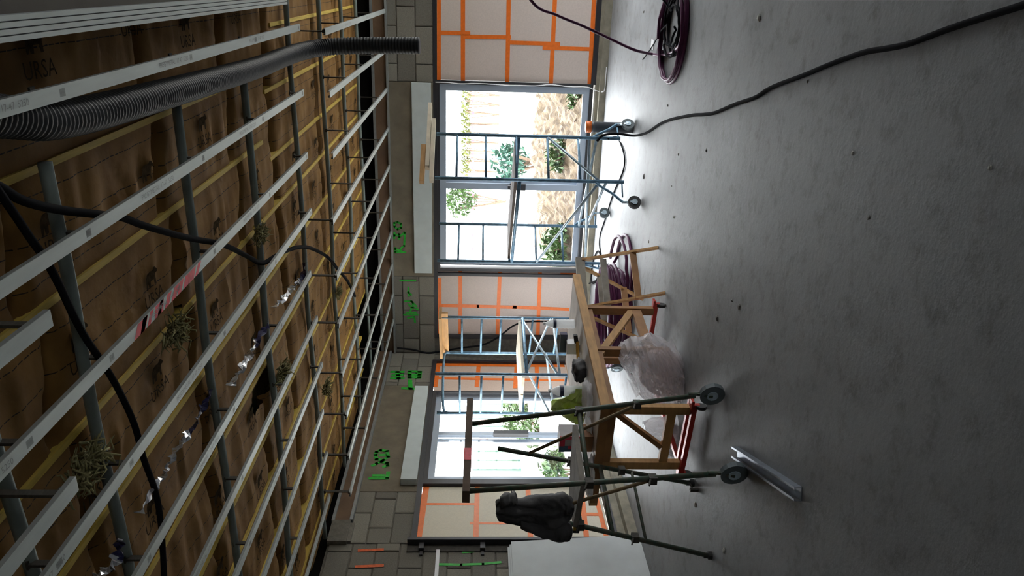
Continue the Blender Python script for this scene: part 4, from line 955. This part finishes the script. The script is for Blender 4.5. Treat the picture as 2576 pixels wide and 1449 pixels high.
fc2 = [(1552, 345), (1564, 368), (1571, 395), (1570, 420), (1562, 445), (1548, 475), (1537, 505), (1528, 535), (1518, 565), (1510, 590), (1508, 615), (1511, 640), (1512, 665), (1507, 690), (1495, 712), (1487, 705), (1490, 670), (1498, 640), (1506, 632), (1512, 655), (1509, 690), (1500, 705), (1475, 716)]
solo('floor_cable', MB().tube(smooth_path([q0 + Vector((.0, -.03, .30))] + [PF(x, y, .012 + .012 * (i > 17)) for i, (x, y) in enumerate(fc2)], 6), .010, 6), M['cable'], 'thin black cable curving on the floor under the blue scaffold to a loop', 'cable', smooth=True)
pc = PF(1592, 322)
pi = thing('floor_pipe', 'grey plastic pipe stub with an orange cap standing up from the slab', 'pipe', pc)
part('pipe', MB().lathe(pc, [(.058, 0), (.058, .42), (.062, .42), (.062, .46)], 20), M['pvc'], pi, None, True); part('cap', MB().lathe(pc + Vector((0, 0, .46)), [(.064, 0), (.064, .055), (.05, .06)], 20), M['tape'], pi, 'orange end cap', True)
# loose steel stud on the slab
s0 = PF(1848, 1137, .02); s1 = PF(2008, 1243, .02)
dv = (s1 - s0).normalized(); sv = dv.cross(Vector((0, 0, 1)))
st = thing('steel_stud', 'short galvanised steel stud lying on the slab before the green scaffold wheels', 'stud', (s0 + s1) / 2 - Vector((0, 0, .02)))
part('web', MB().bar(s0 - Vector((0, 0, .018)), s1 - Vector((0, 0, .018)), .07, .003), M['stud'], st)
for k in (-1, 1):
    part('flange', MB().bar(s0 + sv * .035 * k, s1 + sv * .035 * k, .003, .04).bar(s0 + sv * .030 * k + Vector((0, 0, .02)), s1 + sv * .030 * k + Vector((0, 0, .02)), .012, .003), M['stud'], st)
# boards leaning on the left wall
for k in range(3):
    x0 = XB + .16 - k * .018; x1 = XB + .075 - k * .018
    y1 = 6.06 - k * .02; y0 = 3.6; hh = 1.29 + .018 * k
    vs = [(x0, y0, 0.003), (x0, y1, 0.003), (x1, y1, hh), (x1, y0, hh)]; vs += [(a - .0125, b, c) for a, b, c in vs]
    solo('plasterboard', MB().add(vs, [(0, 1, 2, 3), (4, 5, 6, 7), (0, 1, 5, 4), (1, 2, 6, 5), (2, 3, 7, 6), (3, 0, 4, 7)]), M['board_grey'], ['pale grey plasterboard leaning on the left wall, outermost of the stack', 'pale grey plasterboard in the leaning stack, middle sheet', 'pale grey plasterboard in the leaning stack, sheet nearest the wall'][k], 'board', 'plasterboards leaning on the left wall')
# crumbs and debris
def crumb(px, py, s, m, sd, lab):
    s *= .75; p = PF(px, py); rr = random.Random(sd); mb = MB(); n = 7; an = rr.uniform(0, 3)
    for z, f in ((0, 1), (.45, .9), (.8, .45)):
        for k in range(n):
            t = 2 * math.pi * k / n; ra = s * f * rr.uniform(.6, 1.2)
            mb.v.append(p + Vector((ra * math.cos(t) * (1 + .5 * math.cos(an)), ra * math.sin(t), s * z * .6)))
    for i in range(2):
        for k in range(n): mb.f.append((i * n + k, i * n + (k + 1) % n, (i + 1) * n + (k + 1) % n, (i + 1) * n + k))
    mb.f.append(tuple(2 * n + k for k in range(n))); mb.f.append(tuple(range(n)))
    solo('mortar_crumb', mb, m, lab, 'crumb', 'mortar crumbs on the slab')
CR = [(1696, 546, .03, 0, 'pale crumb on the bright floor in front of the scaffold caster'), (1777, 378, .016, 1, 'small dark crumb left of the snaking floor cable'), (1842, 756, .022, 1, 'dark crumb on the slab beyond the sawhorse feet, upper of a pair'), (1860, 772, .025, 1, 'dark crumb on the slab beyond the sawhorse feet, lower of a pair'),
      (2490, 422, .012, 0, 'pale crumb on the slab nearest the camera'), (1910, 45, .035, 0, 'greenish pale crumb right of the purple coil'), (1680, 265, .025, 0, 'pale crumb between the pipe stub and the purple coil'), (2145, 385, .014, 0, 'pale crumb in the middle of the slab left of the cable'), (1620, 445, .03, 1, 'dark crumb beside the black scaffold caster'),
      (1632, 608, .02, 0, 'tiny pale crumb beyond the sawhorse leg tip'), (1805, 800, .03, 1, 'dark crumb in front of the plastic bag'), (2032, 205, .012, 1, 'tiny dark crumb touching the floor cable'), (1750, 1270, .03, 0, 'pale crumb between the rear feet of the green scaffold'), (1822, 1385, .028, 0, 'pale crumb just past the left rear foot of the green scaffold'),
      (2186, 548, .012, 1, 'dark crumb near the middle of the bare slab'), (1690, 468, .018, 1, 'dark crumb before the black caster, upper'), (1707, 388, .015, 1, 'dark crumb between the casters and the floor cable'), (1620, 30, .02, 1, 'dark crumb between the purple coil and the plinth')]
for i, (x, y, s, d, lab) in enumerate(CR): crumb(x, y, s, M['crumb_dark'] if d else M['crumb'], i, lab)
p0 = PF(1641, 112, .004)
solo('paper_scrap', MB().box(p0, (.09, .11, .004)), M['white'], 'small pale square scrap on the slab near the right coil', 'scrap')

# ------------------------------------------------------------------ outside
og = MB(); og.bb(-60, 45, YA + .3, 110, -.3, -.06); og.bb(-80, XB - .3, -30, YA + .3, -.3, -.06); og.bb(XR + .2, 45, -30, YA + .3, -.3, -.06)
struct('ground', og, M['ground'])
# earth bank behind the big window
vs = []; fs = []; nx, ny = 150, 90
for j in range(ny + 1):
    for i in range(nx + 1):
        x = -6.2 + 7.4 * i / nx; y = 11.2 + 4.6 * j / ny
        h = .46 * max(0, min(1, (y - 11.5) / 2.2)) * max(0, min(1, (15.8 - y) / .7)) * (1.0 - .25 * math.sin((x + 1.2) * 1.1)) * max(0, min(1, (x + 6.2) / 1.5))
        h += (.17 * noise.noise(Vector((x * 1.6, y * 1.6, 0))) + .13 * noise.noise(Vector((x * 5, y * 5, 2))) + .09 * abs(noise.noise(Vector((x * 12, y * 12, 4))))) * min(1, h * 3 + .3)
        vs.append((x, y, h - .07))
for j in range(ny):
    for i in range(nx): fs.append((j * (nx + 1) + i, j * (nx + 1) + i + 1, (j + 1) * (nx + 1) + i + 1, (j + 1) * (nx + 1) + i))
solo('earth_bank', MB().add(vs, fs), M['soil'], 'lumpy brown earth bank outside the big glazed window', 'earth')
def shrub(label, c, r, n, m, sd, flat=.8, leaf=.07, kind='shrub', name='shrub'):
    rr = random.Random(sd); mb = MB()
    for k in range(n):
        d = Vector((rr.gauss(0, 1), rr.gauss(0, 1), rr.gauss(0, 1) * flat)); d = d.normalized() * r * rr.uniform(.35, 1) ** .6
        p = Vector(c) + Vector((d.x, d.y, abs(d.z) if kind == 'shrub' else d.z)); a = Vector((rr.gauss(0, 1), rr.gauss(0, 1), rr.gauss(0, 1))).normalized(); b = a.cross(Vector((rr.random(), rr.random(), 1))).normalized()
        L = leaf * rr.uniform(.6, 1.3); mb.add([p - a * L, p + b * L * .35, p + a * L, p - b * L * .35], [(0, 1, 2, 3)])
    t = thing(name, label, 'plant', (c[0], c[1], -.05)); part('foliage', mb, m, t, None, False, 'stuff')
    st = MB()
    for k in range(5): st.rod((c[0] + rr.gauss(0, .02), c[1] + rr.gauss(0, .02), -.06), (c[0] + rr.gauss(0, r * .4), c[1] + rr.gauss(0, r * .4), c[2] + r * .5 if kind == 'shrub' else c[2]), .012 if kind == 'shrub' else .04, 5)
    part('stems', st, M['wood_dark'], t)
g = PF(1420, 620, .1); shrub('bright green weeds on the earth bank at the left side of the big window', (P(1410, 620, 'Y', 12.4).x, 12.4, .15), .42, 700, M['leaf'], 1)
shrub('green grass tuft on the earth bank between the blue scaffold posts', (P(1390, 390, 'Y', 12.6).x, 12.6, .25), .30, 350, M['leaf'], 2)
shrub('small green tuft at the right edge of the earth bank', (P(1440, 250, 'Y', 12.3).x, 12.3, .05), .22, 250, M['leaf'], 3)
shrub('grey-green tree far outside the left half of the big window', tuple(P(1158, 505, 'Y', 42)), 1.0, 900, M['leaf'], 4, 1.0, .16, 'tree', 'far_tree')
shrub('teal bush beyond the scaffold platform outside the big window', tuple(P(1285, 410, 'Y', 20)), .55, 600, M['leaf_teal'], 5, .7, .12, 'tree', 'teal_bush')
for i in range(9):
    y = 238 + i * 24
    shrub(f'pale hedge plant on the horizon outside the right window half, {ORD[i]} from the right', tuple(P(1172, y, 'Y', 60)), .42, 70, M['leaf_pale'], 20 + i, 1.0, .2, 'tree', 'hedge_plant')
# red dotted barrier tape on posts
bt = thing('barrier_tape', 'red and white barrier tape on thin posts outside the big window', 'barrier', (-6, 30, 0))
zt = 1.62
for k in range(26):
    x = P(1190, 235 + k * 17, 'Y', 30); part('tape_mark', MB().bb(x.x - .06, x.x + .06, 29.99, 30.0, x.z - .035, x.z + .035), M['red_paint'] if k % 2 else M['white'], bt)
for k in range(5):
    x = P(1190, 250 + k * 95, 'Y', 30.05); part('post', MB().rod((x.x, 30.03, -.06), (x.x, 30.03, x.z + .05), .015, 6), M['white'], bt)
# loose broken board on the bank
solo('broken_board', MB().bar(P(1338, 545, 'Y', 13.0), P(1350, 620, 'Y', 12.6), .20, .02, (0, -1, .3)), M['carton'], 'brown broken board leaning on the earth bank', 'board')
# beyond the left window
shrub('green shrub outside the left window, behind the scaffold brace', tuple(P(1310, 1050, 'X', -13)), .75, 800, M['leaf'], 41, 1.0, .13, 'tree', 'garden_shrub')
shrub('second green shrub outside the left window below the handle', tuple(P(1340, 1085, 'X', -11)), .45, 500, M['leaf'], 42, 1.0, .10, 'tree', 'garden_shrub')
shrub('grass clump low outside the left window near the jacket', tuple(P(1415, 1185, 'X', -7.2)), .40, 600, M['leaf'], 43, .8, .08, 'shrub', 'grass_clump')
a = P(1212, 1215, 'X', -16); b = P(1212, 985, 'X', -16)
gh = thing('green_shed', 'pale green clad shed far outside the left window', 'shed', (-17, (a.y + b.y) / 2, -.06))
part('wall', MB().bb(-18, -16, a.y - 2, b.y - 4.2, -.06, 1.66), M['glasshouse'], gh)
for k in range(14): part('cladding_rib', MB().bb(-16, -15.97, a.y - 2 + k * .55, a.y - 1.95 + k * .55, -.06, 1.66), M['leaf_teal'], gh)
hs = P(1240, 1050, 'X', -30)
ho = thing('far_house', 'pale house with a red tiled roof far outside the left window', 'house', (-31, hs.y, -.06))
part('wall', MB().bb(-33, -30, hs.y - 2.2, hs.y + 2.2, -.06, .55), M['house'], ho)
rf = MB(); rf.add([(-33.2, hs.y - 2.4, .5), (-29.8, hs.y - 2.4, .5), (-31.5, hs.y - 2.4, 1.15), (-33.2, hs.y + 2.4, .5), (-29.8, hs.y + 2.4, .5), (-31.5, hs.y + 2.4, 1.15)], [(0, 1, 2), (3, 4, 5), (0, 1, 4, 3), (1, 2, 5, 4), (0, 2, 5, 3)])
part('roof', rf, M['roof'], ho)
for k, (px, py, s) in enumerate(((1290, 1140, .35), (1330, 1160, .28), (1345, 1110, .3))):
    c = P(px, py, 'X', -8.5); solo('pale_boulder', lump((c.x, c.y, max(.05, .18)), (s * 1.6, s * 1.8, s), 11 + k, .2, 16), M['house'], f'pale boulder outside the left window, {ORD[k]} from the top of the view', 'stone')
